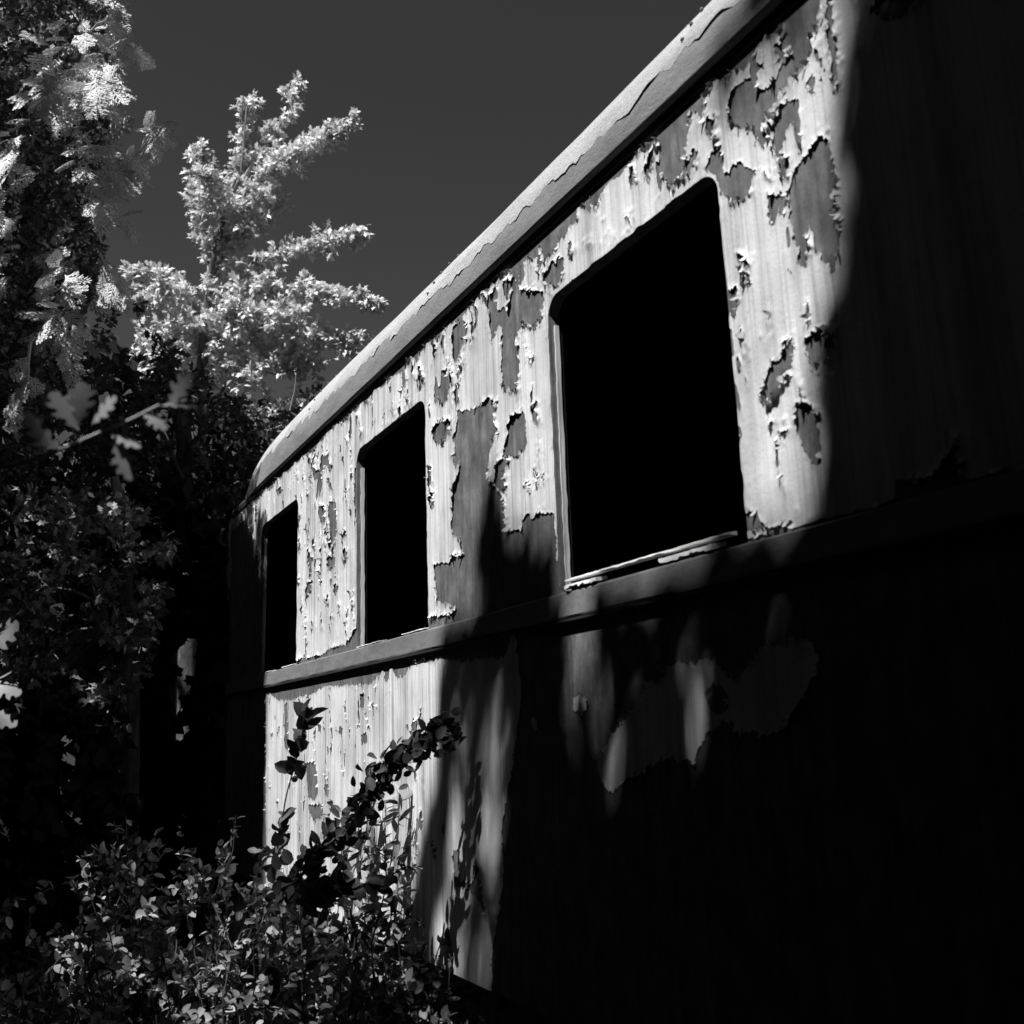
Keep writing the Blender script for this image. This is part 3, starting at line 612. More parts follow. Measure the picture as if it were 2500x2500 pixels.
T_(PX([(657,1640), (1068,1590), (1065,1800), (1072,1900), (1012,2100), (990,2300), (1050,2450), (700,2600), (640,2300), (650,1900)]), 1)
T_(PX([(1700,300), (1790,60), (1900,-150), (2080,-150), (2060,90), (1930,110), (1850,190), (1760,330)]), .3)
T_(PX([(1795,1080), (1990,1060), (1965,1300), (1830,1300)]), 1, -.01); T_(PX([(1870,1200), (1935,1060), (1965,1060), (1890,1220)]), .3)
T_(PX([(1348,1290), (1240,1300), (1218,1200), (1205,1120), (1180,1180), (1160,1290), (1150,1400), (1180,1480), (1120,1545), (1096,1530), (1086,1600), (1068,1640), (1063,1800), (1066,1900), (1025,2060), (1000,2200), (1000,2460), (3400,2460), (3400,1290)]), 0)
for a, b in WINS[1:4]: T_([(a+.16, ZBT+.04), (b-.03, ZBT+.04), (b-.06, ZWT-.14), (a+.16, ZWT-.14)], .0)    # little sun goes into the saloon
T_(PX([(1350,600), (1372,600), (1400,1300), (1372,1330), (1350,1330)]), 1)
T_(PX([(1118,1880), (1225,1700), (1245,1740), (1235,1900), (1210,2100), (1190,2420), (1088,2420), (1075,2200), (1100,2050)]), .42)
T_(PX([(1100,1600), (1140,1600), (1150,1800), (1110,1860)]), .08); T_(PX([(1370,1440), (1460,1425), (1470,1540), (1460,1740), (1400,1760), (1372,1560)]), .0)
T_(PX([(1365,1360), (1740,1290), (1740,1390), (1600,1425), (1375,1480)]), .2)
T_(PX([(1375,1425), (1375,1390), (1720,1310), (1720,1352)]), .9)
T_(PX([(1375,1440), (1375,1260), (1720,1180), (1720,1372)]), 1)
for p_ in ([(585,700),(640,690),(570,850),(470,1060),(420,1050),(510,880)], [(700,640),(745,640),(720,960),(665,980)], [(940,600),(990,590),(950,740),(900,860),(880,820)], [(1050,580),(1100,570),(1060,720),(1010,860),(985,840)]): T_(C5(p_), .8, .009)
for p_ in ([(1398,1420),(1440,1410),(1446,1560),(1440,1740),(1404,1740),(1396,1560)], [(1500,1400),(1530,1390),(1540,1480),(1510,1500)], [(1580,1380),(1605,1375),(1600,1440),(1580,1450)]): T_(PX(p_), .8, -.004)
T_(PX([(2130,-60), (2240,-60), (2215,40), (2150,60)]), .2); T_(PX([(2195,1080), (2270,1070), (2285,1175), (2210,1180)]), .03)
T_(PX([(1375,1640), (1465,1640), (1465,1790), (1375,1790)]), .42)
def Tmap(u, z):
    T = np.zeros(u.shape)
    for poly, t, g_ in TP: T = np.where(sdpoly(poly, u, z) < g_, t, T)
    dap = fbm(u*2.3+30, z*2.3+70, 3, 9)                                                                   # dappled light low down and in the woodland
    T = np.where((z > 4.5) & (u > -7.3), 0, T)
    T = np.where((z < .55) & (z > -2.6) & (u < -2.2) & (u > -7.3), np.where(dap > .69, .7, 0), T)
    T = np.where((u < -7.3) & (z < 1.3) & (z >= -1.3), np.where(dap > .54, 1, 0), T)
    for su, sz, r, t in spots: T = np.where(np.hypot(u-su, z-sz) < r, np.maximum(t, T), T)
    return T

# ================================================================== PLANTS
def smoothline(pts, n):
    P = np.array([np.array(p, float) for p in pts]); t = np.concatenate([[0], np.cumsum(np.linalg.norm(np.diff(P, axis=0), axis=1))]); s = np.linspace(0, t[-1], n)
    return np.stack([np.interp(s, t, P[:, k]) for k in range(3)], -1)
def limb9(pts, z0, z1, n=12, wob=.03):                              # limb traced in the photo at depths z0..z1
    L_ = smoothline([a9(x, y, z0+(z1-z0)*i/max(1, len(pts)-1)) for i, (x, y) in enumerate(pts)], n)
    return L_+rng.normal(size=L_.shape)*wob
def along(L_, n, t0=0, t1=1):
    t = rng.uniform(t0, t1, n)*(len(L_)-1); i = np.minimum(t.astype(int), len(L_)-2); f = (t-i)[:, None]
    return L_[i]*(1-f)+L_[i+1]*f, unit(L_[i+1]-L_[i]), t/(len(L_)-1)
def rot_mix(d, r, a): return unit(d*(1-a)+r*a)

# ---- the sunlit oak behind the end of the carriage
oak = thing('oak_tree', 'brightly sunlit oak with upswept leafy limbs rising above the far end of the carriage', 'tree', at(470, 2050, 11.5)*[1, 1, 0])
ZO = 11.5
limbs = [([(385,640),(400,500),(425,400),(455,330),(462,260),(466,190)], .0, .2, 26, 26), ([(455,340),(490,280),(530,240),(548,200),(556,158)], .0, .5, 34, 20), ([(450,370),(520,310),(600,265),(672,235)], 0, -.5, 44, 24),
         ([(400,560),(470,500),(560,475),(640,455),(686,440)], .0, -.6, 40, 22), ([(400,600),(480,560),(580,550),(650,562),(716,572)], 0, -1.0, 40, 18), ([(390,700),(470,650),(560,630),(640,640),(700,690)], 0, -.8, 46, 30),
         ([(400,520),(370,430),(365,350),(372,285)], 0, .6, 36, 22), ([(395,600),(340,540),(290,520),(235,515)], 0, .4, 46, 26), ([(390,680),(330,600),(270,570)], 0, .8, 60, 40), ([(385,760),(460,720),(520,700),(600,690)], 0, -.5, 56, 40),
         ([(380,700),(430,600),(470,540),(520,520)], 0, -.4, 60, 36), ([(380,800),(440,790),(520,780),(590,760)], 0, -.4, 50, 34), ([(420,430),(470,400),(500,360)], 0, -.3, 44, 30), ([(400,520),(440,460),(470,430)], .2, -.2, 40, 26),
         ([(380,740),(320,680),(270,640)], 0, .4, 56, 40), ([(380,720),(470,690),(560,660),(650,650),(690,660)], .3, .6, 50, 34), ([(390,640),(420,600),(500,590),(560,600)], .4, -.9, 60, 40), ([(430,420),(400,380),(390,330)], 0, -.4, 50, 36), ([(450,360),(500,330),(560,300)], .3, .3, 54, 34), ([(430,450),(480,420),(530,390)], 0, .4, 44, 26), ([(400,620),(330,560),(300,540)], .2, -.5, 60, 40), ([(430,800),(500,820),(560,800)], 0, .4, 50, 36), ([(400,640),(360,600),(330,640),(290,690)], 0, -.6, 60, 44), ([(480,320),(540,290),(620,262)], .3, .1, 40, 24)]
tr = MB(); tr.tube([oak.location[:]]+[tuple(a9(x, y, ZO)) for x, y in [(352,1500),(355,1150),(365,950),(375,800),(385,640),(400,500),(425,400),(455,330),(465,200)]], [.24, .22, .17, .12, .09, .06, .035, .028, .018, .006], 10)
tr.build('trunk', M_bark, oak, True)
parts = []; tw = MB()
for pts, dz0, dz1, wpx, wend in limbs:
    L_ = limb9(pts, ZO+dz0, ZO+dz1, 12, .02); wm = wpx*ZO/1887; we = wend*ZO/1887
    tw.tube(list(L_), list(np.linspace(.028, .006, len(L_))), 6)
    ln = np.linalg.norm(np.diff(L_, axis=0), axis=1).sum(); nt_ = int(ln*34)
    o_, d_, t_ = along(L_, nt_, .12, 1.0); td = unit(d_*.55+rdir(nt_, .25)*.75); tl = (wm+(we-wm)*t_)*rng.uniform(.5, 1.15, nt_)
    for k in range(nt_): tw.tube([o_[k], o_[k]+td[k]*tl[k]], [.005, .002], 4)
    nl = 17; s_ = rng.uniform(.15, 1.02, (nt_, nl)); C = (o_[:, None]+td[:, None]*(tl[:, None]*s_)[..., None]).reshape(-1, 3); ax = unit(np.repeat(td, nl, 0)*.6+rdir(nt_*nl, 0)*.8)
    parts.append(leaves_mesh('', C, ax, rdir(len(C), .6)*.8+SUN*.8-FW*.5, rng.uniform(.06, .115, len(C)), t_lobed()))
    tip = L_[-1]; nl = 60; C = tip-unit(L_[-1]-L_[-3])*rng.uniform(0, .3, (nl, 1))+rng.normal(size=(nl, 3))*.035; parts.append(leaves_mesh('', C, rdir(nl), rdir(nl, .8)*.7+SUN*.8-FW*.5, rng.uniform(.06, .1, nl), t_lobed()))
    spot(L_[len(L_)//2], .0)
tw.build('limbs', M_twig, oak)
cr = leaf_obj('crown', parts, M_oak, oak)

# ---- cedar at the left
ced = thing('cedar_tree', 'tall cedar at the left edge with lacy drooping sunlit sprays', 'tree', a9(60, 1900, 7.6)*[1, 1, 0])
MB().tube([ced.location[:], a9(40, 1200, 8.0), a9(50, 600, 8.4), a9(80, 100, 8.4), a9(90, -150, 8.4)], [.16, .12, .09, .06, .03], 12).build('trunk', M_bark, ced, True)
def poly_sample(poly, n):
    P = np.array(poly, float); out = []
    while sum(len(o) for o in out) < n:
        X_ = rng.uniform(P[:, 0].min(), P[:, 0].max(), 4*n); Y_ = rng.uniform(P[:, 1].min(), P[:, 1].max(), 4*n); m_ = sdpoly(P, X_, Y_) < 0; out.append(np.stack([X_[m_], Y_[m_]], -1))
    return np.concatenate(out)[:n]
def px3(S, z): z = np.broadcast_to(z, (len(S),)); return np.stack([at(x*K, y*K, d) for (x, y), d in zip(S, z)])
cedpoly = [(-260,-200),(70,-160),(130,-90),(215,-20),(222,40),(222,150),(212,220),(225,250),(215,340),(205,420),(212,470),(190,560),(150,640),(100,700),(60,720),(20,700),(-60,760),(-260,760)]
parts = []
S = poly_sample(cedpoly, 3900); fb = fbm(S[:, 0]/55+3, S[:, 1]/70, 3, 4); k_ = (fb > .53) & (rng.random(len(S)) < .62); S = S[k_]; fb = fb[k_]; zz = 7.2-(fb-.55)*6+rng.random(len(S))*.35; Pc = px3(S, zz)
out_ = unit(np.stack([RT]*len(S))*((S[:, 0:1]-60)/160)-FW*.6+np.array([0, -.4, 0])); ax = unit(out_*.75+rdir(len(S), -.35)*.55+np.array([0, 0, -.30]))
for k in range(4):
    m_ = np.arange(len(S)) % 4 == k; parts.append(leaves_mesh('', Pc[m_], ax[m_], unit(rdir(m_.sum(), .5)*.5+SUN*.9-FW*.5), rng.uniform(.15, .27, m_.sum()), t_spray(k)))
S2 = poly_sample([(570/1,0)] and cedpoly, 500); m2 = sdpoly(cedpoly, S2[:, 0], S2[:, 1]) < -25; S2 = S2[m2]; Pc = px3(S2, 7.7+rng.random(len(S2))*.8)
parts.append(leaves_mesh('', Pc, rdir(len(S2), -.6), rdir(len(S2), .3)-FW, rng.uniform(.25, .4, len(S2)), t_spray(9)))
# drooping bough reaching out to the right
for (x0, y0), (x1, y1), z_, n in [((215,330),(300,235),7.0,16), ((200,340),(292,262),6.95,14), ((210,290),(262,330),7.0,12), ((150,60),(222,15),7.1,12), ((190,480),(240,560),7.1,12), ((200,430),(225,400),7.0,8), ((60,650),(20,800),6.8,12), ((120,600),(130,690),6.9,10), ((215,60),(258,90),7.3,6)]:
    Lb = limb9([(x0, y0), ((x0+x1)/2, (y0+y1)/2+8), (x1, y1)], z_, z_, 6, .01); MB().tube(list(Lb), [.012, .01, .008, .006, .004, .003], 5).build('bough', M_twig, ced)
    C, d_, t_ = along(Lb, n, .1, 1); parts.append(leaves_mesh('', C, unit(d_*.5+rdir(n, -.2)*.5+np.array([0, 0, -.25])), rdir(n, .5)*.5-FW*.6+SUN*.3, rng.uniform(.13, .22, n), t_spray(n)))
S3 = poly_sample([(p[0]-8, p[1]) for p in cedpoly], 16000); m3 = sdpoly(cedpoly, S3[:, 0], S3[:, 1]) < -12; S3 = S3[m3]
C = px3(S3, 7.2+rng.random(len(S3))*1.2); S4 = poly_sample([(-40,640),(60,660),(110,700),(90,760),(60,900),(80,1000),(-40,1000)], 2600); C4_ = px3(S4, rng.uniform(7.1, 8.3, len(S4)))
parts2 = [leaves_mesh('', C4_, rdir(len(C4_), -.5), rdir(len(C4_)), rng.uniform(.06, .12, len(C4_)), t_diamond(), .6), leaves_mesh('', C, rdir(len(C), -.5), rdir(len(C)), rng.uniform(.05, .11, len(C)), t_diamond(), .6)]
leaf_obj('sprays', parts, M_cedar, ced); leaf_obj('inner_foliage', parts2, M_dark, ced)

# ---- shaded woodland trees between cedar, oak and carriage
def clump_tree(name, label, trunk9, z, r0, polys, m, lm, size, tmpl, group=None, branches=(), up_=.5, tm=M_bark):
    t = thing(name, label, 'tree', a9(trunk9[0][0], trunk9[0][1], z)*[1, 1, 0], group)
    pts = [t.location[:]]+[a9(x, y, z) for x, y in trunk9]; MB().tube(pts, list(np.linspace(r0, r0*.35, len(pts))), 12).build('trunk', tm, t, True)
    for pl_, r_ in branches:
        Lb = limb9(pl_, z-.1, z-.6, 8, .02); MB().tube(list(Lb), list(np.linspace(r_, r_*.3, 8)), 7).build('branch', tm, t, True)
    P_ = []
    for poly, n, d0, d1 in polys:
        S = poly_sample(poly, n); dens_ = fbm(S[:, 0]/34+z*7, S[:, 1]/26, 3, 2); S = S[dens_ > .49]; C = px3(S, rng.uniform(d0, d1, len(S)))
        P_.append(leaves_mesh('', C, unit(rdir(len(S), -.15)+RT*.3), rdir(len(S), up_*1.6), rng.uniform(size*.7, size*1.25, len(S)), tmpl))
    leaf_obj('crown', P_, lm, t); return t
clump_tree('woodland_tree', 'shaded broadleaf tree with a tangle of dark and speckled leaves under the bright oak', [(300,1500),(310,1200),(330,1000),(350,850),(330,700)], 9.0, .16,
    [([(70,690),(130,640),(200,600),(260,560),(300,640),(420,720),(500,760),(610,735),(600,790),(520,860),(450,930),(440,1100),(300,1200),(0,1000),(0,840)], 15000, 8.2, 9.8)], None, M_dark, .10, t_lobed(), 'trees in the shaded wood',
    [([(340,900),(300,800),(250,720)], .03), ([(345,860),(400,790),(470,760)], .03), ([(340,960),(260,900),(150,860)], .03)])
clump_tree('woodland_tree', 'slender tree at the far left with sun flecked trunk and leaves at mid height', [(238,1560),(243,1400),(246,1260),(236,1120),(240,1000),(215,900)], 7.4, .10,
    [([(-10,900),(120,930),(240,940),(330,1020),(300,1160),(265,1290),(210,1330),(60,1290),(-10,1330)], 11500, 6.6, 8.6)], None, M_shrub, .085, t_lobed(), 'trees in the shaded wood',
    [([(246,1240),(200,1150),(130,1110),(60,1100)], .022), ([(240,1180),(180,1180),(90,1215)], .018)], .5, M_bark)
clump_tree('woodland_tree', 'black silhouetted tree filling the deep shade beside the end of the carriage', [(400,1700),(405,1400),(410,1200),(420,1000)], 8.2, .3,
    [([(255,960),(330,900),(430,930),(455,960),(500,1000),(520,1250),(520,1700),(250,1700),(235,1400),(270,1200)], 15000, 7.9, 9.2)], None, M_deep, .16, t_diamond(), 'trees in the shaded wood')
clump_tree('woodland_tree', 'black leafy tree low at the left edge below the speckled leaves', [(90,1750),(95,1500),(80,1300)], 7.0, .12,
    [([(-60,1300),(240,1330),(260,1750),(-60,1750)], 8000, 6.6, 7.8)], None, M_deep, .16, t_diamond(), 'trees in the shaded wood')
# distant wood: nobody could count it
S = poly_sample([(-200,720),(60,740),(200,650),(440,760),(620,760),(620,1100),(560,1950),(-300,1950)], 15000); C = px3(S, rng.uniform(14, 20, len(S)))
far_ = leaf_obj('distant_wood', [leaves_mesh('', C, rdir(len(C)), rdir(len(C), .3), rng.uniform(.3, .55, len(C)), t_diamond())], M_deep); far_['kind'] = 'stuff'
# bare pale twig standing up against the sky
bt = MB(); bt.tube([a9(x, y, 8.6) for x, y in [(538,815),(548,770),(556,735),(559,703)]], [.008, .006, .005, .003], 6); bt.tube([a9(x, y, 8.6) for x, y in [(505,812),(525,805),(540,798)]], [.006, .005, .004], 6)
bt.tube([a9(x, y, 8.6) for x, y in [(500,960),(505,812),(538,815)]], [.01, .01, .007], 6)
o_ = bt.build('bare_twig', M_twig); o_['label'] = 'bare pale twig curving up against the sky beside the carriage roof'; o_['category'] = 'twig'

# ---- near oak twigs with large lobed leaves at the left
def near_twig(label, line, z, leaves_, r=.0025, t_=1.0, twigmat=M_twig):
    Lb = smoothline([a9(x, y, z) for x, y in line], 14); th = thing('oak_sprig', label, 'branch', Lb[0], 'near oak sprigs')
    MB().tube(list(Lb), list(np.linspace(r, r*.6, 14)), 8).build('stem', twigmat, th, True)
    p0 = a9(line[0][0]-520, line[0][1]+60, z+.25); p1 = a9(line[0][0]-700, line[0][1]+200, z+.35)          # the sprig's sapling stands outside the picture on the left
    MB().tube([Lb[0], p0, p1, (p1[0], p1[1], 0)], [r, r*1.6, .010, .016], 8).build('stem', M_bark, th, True)
    for (x, y, ang, ln, tilt, tt) in leaves_:
        C = a9(x, y, z); a = rad(ang); ax = RT*math.cos(a)+UP*math.sin(a)-FW*.15; L_ = ln*z/1887
        nm = -FW*math.cos(rad(tilt))+(UP*.8+RT*.2)*math.sin(rad(tilt))
        leaf_obj('leaf', [leaves_mesh('', C[None], ax[None], nm[None], [L_], t_oak(random.uniform(.05, .25), random.uniform(-.2, .25)))], M_oaknear, th)
        if tt > .3: spot(C+ax*L_*.5, .10, .7)
near_twig('blurred oak sprig with large lobed leaves crossing the left side near the cedar', [(20,880),(110,850),(190,815),(250,790),(300,764)], 1.3,
    [(150,800,85,80,40,1), (172,802,48,74,60,1), (268,778,-28,56,50,.4), (150,815,120,90,60,.1), (205,815,-20,70,75,.1), (215,835,-60,80,70,.0), (120,850,150,90,60,.1), (300,766,10,80,70,.0), (320,770,60,80,60,.0), (90,860,100,90,80,.0)])
near_twig('oak sprig with pale lobed leaves poking in low at the left edge', [(-80,1330),(-20,1290),(20,1270),(40,1240)], 2.3,
    [(-30,1230,40,90,50,.8), (-20,1290,-10,62,50,.7), (-30,1340,-20,70,60,.2), (-40,1200,70,80,60,.2)])

# ---- undergrowth in front of the lower wall
def bush(name, label, cat, base9, z, h9, spread, nst, leafm, size, tmpl, nleaf, group, lean=.6, stemm=M_dtwig, seed=0, blk=False):
    x0, y0 = base9; root = a9(x0, y0, z); root = np.array([root[0], root[1], 0.0]); t = thing(name, label, cat, root, group)
    top = a9(x0, h9, z); H = max(.3, top[2]); st = MB(); P_ = []
    for k in range(nst):
        an = rng.uniform(0, 2*math.pi); rr = spread*rng.uniform(.25, 1); hh = H*rng.uniform(.4, 1.12)
        e = root+np.array([math.cos(an)*rr, math.sin(an)*rr*.7, hh]); m_ = root+np.array([math.cos(an)*rr*.3, math.sin(an)*rr*.25, hh*.6])
        Lb = smoothline([root+rng.normal(size=3)*.04*[1, 1, 0], m_, e], 9)+rng.normal(size=(9, 3))*.012; st.tube(list(Lb), list(np.linspace(.007, .002, 9)), 5)
        for b in range(5):
            o_, d_, _ = along(Lb, 1, .3, .98); L2 = rng.uniform(.12, .3)*min(1, spread*2); td = unit(d_[0]+rdir(1, .2)[0]*.9); Lt = smoothline([o_[0], o_[0]+td*L2*.5, o_[0]+td*L2+np.array([0, 0, -.04])], 5); st.tube(list(Lt), [.003, .0025, .002, .0015, .001], 4)
            nl = nleaf; C, dd, _ = along(Lt, nl, .1, 1); P_.append(leaves_mesh('', C, unit(dd*.5+rdir(nl, 0)*.8), rdir(nl, 1.3)+SUN*.3, rng.uniform(size*.45, size*1.4, nl), tmpl))
        C, dd, _ = along(Lb, nleaf, .35, 1); P_.append(leaves_mesh('', C, unit(dd*.3+rdir(nleaf, 0)), rdir(nleaf, 1.3)+SUN*.3, rng.uniform(size*.7, size*1.3, nleaf), tmpl))
    st.build('stems', stemm, t); leaf_obj('foliage', P_, leafm, t); return t
ov = t_oval(.62, .14, .12)
specs = [  # x, base y, depth, top y, spread, stems
 (120,1990,4.6,1640,.42,16,'bush at the far left bottom with its leaves in deep shade'), (270,1990,4.4,1590,.40,18,'bush left of the middle with bright leaf tips at its top'), (385,2000,4.3,1600,.38,20,'bush with a cluster of bright sunlit leaves at its middle top'),
 (520,2010,4.0,1640,.36,18,'bush in front of the shaded end of the carriage wall'), (650,2020,3.7,1690,.34,20,'bush at the foot of the sunlit wall with sunlit tips'), (760,2020,3.6,1750,.30,18,'bush rightmost against the sunlit lower wall'),
 (690,2030,3.3,1660,.26,16,'bush in the middle below the fruiting branch, rising highest on the panel'), (590,2010,3.5,1655,.24,14,'bush at the lower left corner of the sunlit panel'), (830,2090,3.3,1790,.22,12,'small bush right of the panel shoots at the edge of the shadow'),
 (210,2060,3.4,1770,.30,16,'low bush at bottom left with bright flecks of sun'), (420,2080,3.1,1800,.28,18,'low near bush at bottom centre left with large lit leaves'), (600,2080,3.0,1830,.26,16,'low near bush at the bottom under the sunlit wall'),
 (40,2060,3.6,1740,.34,12,'low bush in the bottom left corner'), (800,2080,3.1,1850,.22,12,'low bush at bottom beside the dark part of the wall'), (320,2090,2.7,1880,.22,12,'very near bush along the bottom edge')]
for i, (x, y, z, h, s_, n, lab) in enumerate(specs):
    bush('shrub', 'leafy '+lab, 'shrub', (x, y), z, h, s_*1.25, int(n*.85), M_shrub, .044 if z > 3.3 else .036, ov, 17, 'shrubs along the carriage')
for k in range(44):
    x, y = random.choice([(random.uniform(50, 250), random.uniform(1030, 1320))]*3+[(random.uniform(120, 330), random.uniform(880, 1050)), (random.uniform(260, 600), random.uniform(640, 900))]); spot(a9(x, y, random.uniform(6.7, 8.6)), random.uniform(.08, .2), 1)
for k in range(9):                                                # flecks of sun on the shrubs
    x = random.gauss(random.choice([370, 430, 230, 540, 700, 760, 650, 480]), 46); y = random.gauss(random.choice([1700, 1790, 1820, 1880, 1740]), 45)
    spot(a9(x, y, random.uniform(3.0, 4.3)), random.uniform(.06, .13), random.choice([.6, 1]))
for x, y, z, r in [(372,1690,4.2,.13), (360,1720,4.2,.12), (230,1800,4.2,.09), (430,1880,3.1,.08), (450,1870,3.1,.06), (690,1700,3.4,.07), (640,1800,3.6,.10), (720,1790,3.5,.10), (560,1790,3.6,.08), (330,1680,4.3,.06), (410,1620,4.4,.05), (820,1760,3.5,.06)]: spot(a9(x, y, z), r+.015, 1)
# dark fruiting branch crossing the sunlit panel, and an upright shoot
def leafy_branch(name, label, line, z, r, nl, size, dens_sp, fruit, m=M_dark, grp=None, tmp=ov, side=1.0):
    Lb = smoothline([a9(x, y, z_) for (x, y), z_ in zip(line, np.linspace(z[0], z[1], len(line)))], 16); th = thing(name, label, 'branch', Lb[0], grp)
    MB().tube(list(Lb), list(np.linspace(r, r*.3, 16)), 7).build('stem', M_dtwig, th, True)
    C, d_, t_ = along(Lb, nl, .0, 1); C = C+rdir(nl)*rng.uniform(0, dens_sp, (nl, 1)); ax = unit(d_*.7+rdir(nl, .1)*side)
    leaf_obj('foliage', [leaves_mesh('', C, ax, rdir(nl, .6)-FW*.8, rng.uniform(size*.6, size*1.2, nl), tmp)], m, th)
    for fx, fy in fruit:
        c = a9(fx, fy, z[0]); f = MB().ball(c, .0115, 12).tube([c+[0, 0, .008], c+[0, 0, .04]], [.0015, .001], 4).build('fruit', M_fruit, th, True)
leafy_branch('fruiting_branch', 'black leafy branch with small round fruit slanting up across the sunlit panel', [(520,1690),(600,1625),(660,1555),(700,1490),(745,1440),(790,1410),(850,1375)], (3.3, 3.3), .007, 380, .054, .076, [(645,1598), (666,1568), (738,1440), (848,1405)], grp='dark branches before the panel')
leafy_branch('fruiting_branch', 'thin dark upright shoot with drooping leaves before the left of the panel', [(520,1660),(525,1590),(540,1500),(560,1430),(578,1350)], (3.5, 3.5), .004, 46, .075, .015, [(574,1445), (556,1470)], grp='dark branches before the panel', side=1.1)
leafy_branch('fruiting_branch', 'low dark branch with a few large leaves below the fruiting branch', [(560,1700),(620,1690),(670,1672),(710,1665)], (3.2, 3.1), .004, 50, .07, .04, [], grp='dark branches before the panel')
# slender pale vine with lance shaped leaves on the wall
lance = t_oval(.26, .1, .25)
for line, lab in [([(690,1700),(705,1640),(715,1580),(722,1530),(735,1490)], 'pale climbing shoot with narrow leaves against the middle of the sunlit panel'), ([(770,1760),(778,1680),(776,1600),(782,1520),(778,1480)], 'slender shoot with narrow leaves nearest the shaded right part of the panel')]:
    Pw = []
    for x, y in line: u_, z_ = W(x*K, y*K); Pw.append((u_, -.06, z_))
    Lb = smoothline(Pw, 12); th = thing('climbing_shoot', lab, 'plant', Lb[0], 'climbing shoots on the panel'); MB().tube(list(Lb), list(np.linspace(.005, .002, 12)), 6).build('stem', M_twig, th, True)
    n = 70; C, d_, _ = along(Lb, n, 0, 1); leaf_obj('foliage', [leaves_mesh('', C, unit(d_*.25+rdir(n, -.5)+np.array([0, -.2, 0])), rdir(n, .7), rng.uniform(.05, .10, n), lance)], M_shrub, th)
    b0 = smoothline([(Lb[0][0], -.12, .0), (Lb[0][0], -.1, Lb[0][2]/2), tuple(Lb[0])], 6); MB().tube(list(b0), [.006]*6, 6).build('stem', M_twig, th, True)
bush('shrub', 'small leafy tuft on the wall edge under the end window', 'shrub', (505,1650), 6.0, 1330, .10, 6, M_shrub, .05, ov, 6, 'shrubs along the carriage')
# ground cover
n = 14000; gc = np.stack([rng.uniform(-16, 2, n), rng.uniform(-7, -.15, n), rng.uniform(0, .22, n)], -1); m_ = np.linalg.norm(gc[:, :2]-[0, -1.5], axis=1) > .8; gc = gc[m_]
o_ = leaf_obj('ground_cover', [leaves_mesh('', gc, rdir(len(gc), .2), rdir(len(gc), 1.2), rng.uniform(.05, .1, len(gc)), ov)], M_shrub); o_['kind'] = 'stuff'

# ================================================================== THE SHADING CANOPY: unseen trees added behind the camera, crowns carved to shape the shade
def shut(Pp, m=.2):                                                  # True where no leaf this big would reach into a lit patch
    u, z = sunplane(Pp); ok_ = np.ones(len(u), bool)
    for du, dz in ((0, 0), (m, 0), (-m, 0), (0, m*1.5), (0, -m*1.5), (m*.7, m), (-m*.7, m), (m*.7, -m), (-m*.7, -m)): ok_ &= Tmap(u+du, z+dz) < .02
    return ok_
NC = 430000
u_ = rng.uniform(-15, 4.4, NC); z_ = rng.uniform(-3.0, 7.5, NC); yy = -rng.uniform(3.9, 6.2, NC)
T = Tmap(u_, z_)
# leaves whose disc would reach into a lit patch are left out too
Te = np.maximum.reduce([Tmap(u_+du, z_+dz)*.9 for du, dz in ((.042, 0), (-.042, 0), (0, .048), (0, -.048))]); Tt = np.maximum(T, Te)
keepf = np.clip(np.log(np.maximum(Tt, .004))/math.log(.004), 0, 1); keepf[Tt > .6] = 0
sel = rng.random(NC) < keepf
t_ = -yy/(-SUN[1])*-1
P = np.stack([u_+SUN[0]*(-yy)/(-SUN[1]), yy, z_+SUN[2]*(-yy)/(-SUN[1])], -1)[sel]
nb = 26000; B = np.stack([rng.uniform(-11, 7, nb), rng.uniform(-7.5, -4.2, nb), rng.uniform(.2, 7.4, nb)], -1)                       # low foliage wall, added to block sky light
B = B[shut(B)]
nb2 = 9000; B2 = np.stack([rng.uniform(4.0, 7, nb2), rng.uniform(-6, 3, nb2), rng.uniform(.2, 9, nb2)], -1); B2 = B2[shut(B2)]  # side foliage added to hold back sky light
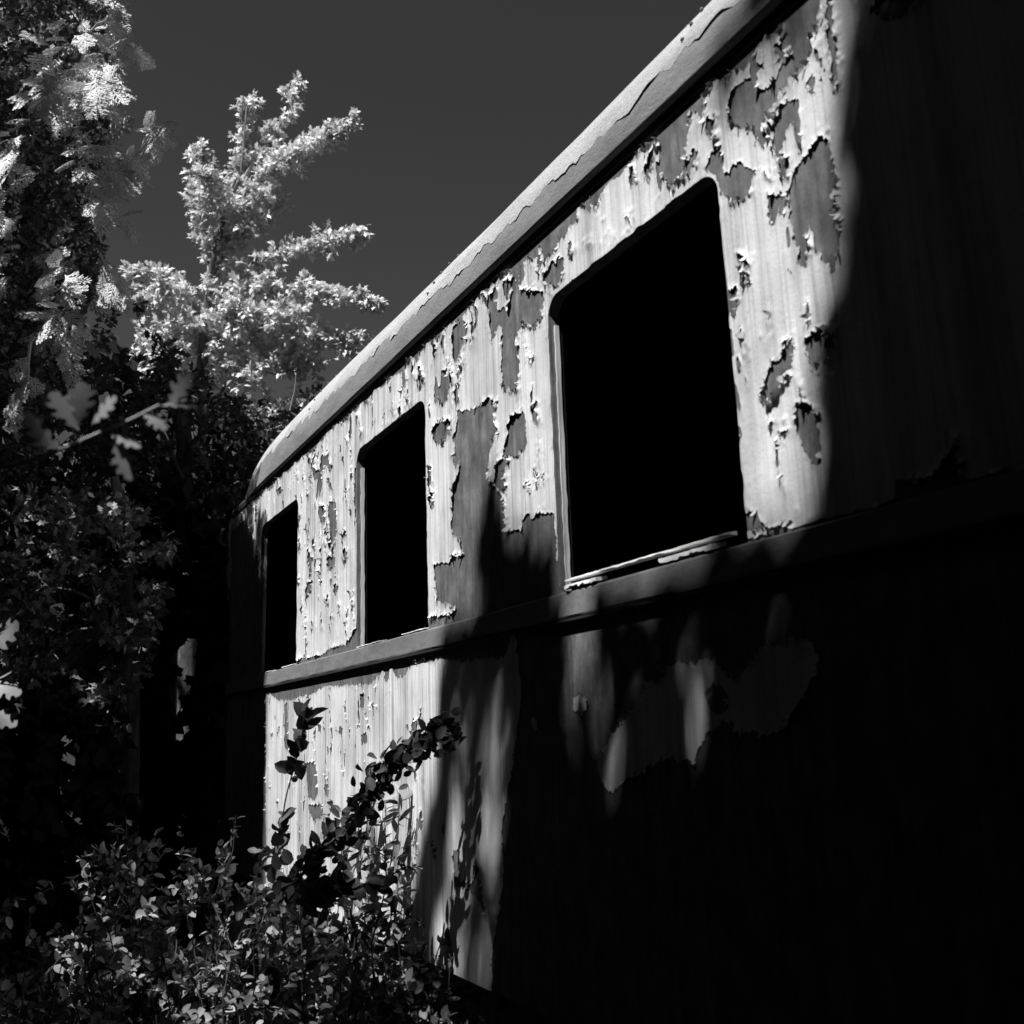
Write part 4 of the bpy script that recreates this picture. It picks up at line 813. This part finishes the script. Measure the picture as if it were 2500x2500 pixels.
nl_ = 45000; ul = rng.uniform(-15, 4.5, nl_); zl = rng.uniform(-9, -2.8, nl_); yl = rng.uniform(3.6, 6, nl_); Lw = np.stack([ul+SUN[0]*yl/(-SUN[1]), -yl, zl+SUN[2]*yl/(-SUN[1])], -1); Lw = Lw[Lw[:, 2] > .1]  # low leaves added to keep sun off the ground
P = np.concatenate([P, Lw]); nb4 = 26000; B4 = np.stack([rng.uniform(-6, 3.5, nb4), rng.uniform(-4.2, .8, nb4), rng.uniform(7.2, 11, nb4)], -1)
el = (B4[:, 2]-EYE)/(np.hypot(B4[:, 0], B4[:, 1]+D)+.01); B4 = B4[el > 1.4]; B4 = B4[shut(B4)]  # overhead leaves added out of view to dim the zenith sky
nb3 = 9000; B3 = np.stack([rng.uniform(-13, -5.5, nb3), rng.uniform(-4.4, -2.3, nb3), rng.uniform(.2, 5.5, nb3)], -1); B3 = B3[shut(B3)]; B2 = np.concatenate([B2, B3, B4])  # left foliage added to darken the carriage end
ALL = np.concatenate([P, B, B2]); SZ = np.concatenate([np.where(np.arange(len(P)) >= len(P)-len(Lw), 2.8, 1.0)*rng.uniform(.085, .125, len(P)), rng.uniform(.22, .36, len(B)), rng.uniform(.25, .4, len(B2))])
tx = np.array([-12.5, -9.5, -6.5, -4, -1.2, 1.6, 4.6]); ty = np.array([-5.6, -6.2, -5.4, -6.4, -5.6, -6.3, -4.4]); own = np.argmin(np.abs(ALL[:, 0:1]-tx[None]), 1)
desc = ['far left', 'second from the left', 'third from the left', 'middle', 'directly behind the camera', 'right of the camera', 'beyond the near end']
for k in range(7):
    m_ = own == k
    if m_.sum() < 5: continue
    t = thing('added_shade_tree', 'unseen tree added across from the carriage to shade it, '+desc[k], 'tree', (tx[k], ty[k], 0), 'unseen trees added for shade')
    MB().tube([(tx[k], ty[k], 0), (tx[k]+.1, ty[k], 3), (tx[k]-.1, ty[k]+.1, 7), (tx[k], ty[k], 12)], [.22, .18, .12, .04], 10).build('trunk', M_bark, t, True)
    A_ = ALL[m_]; leaf_obj('crown', [leaves_mesh('', A_, rdir(len(A_)), rdir(len(A_), .7), SZ[m_], t_diamond(), 1.1)], M_canopy, t)
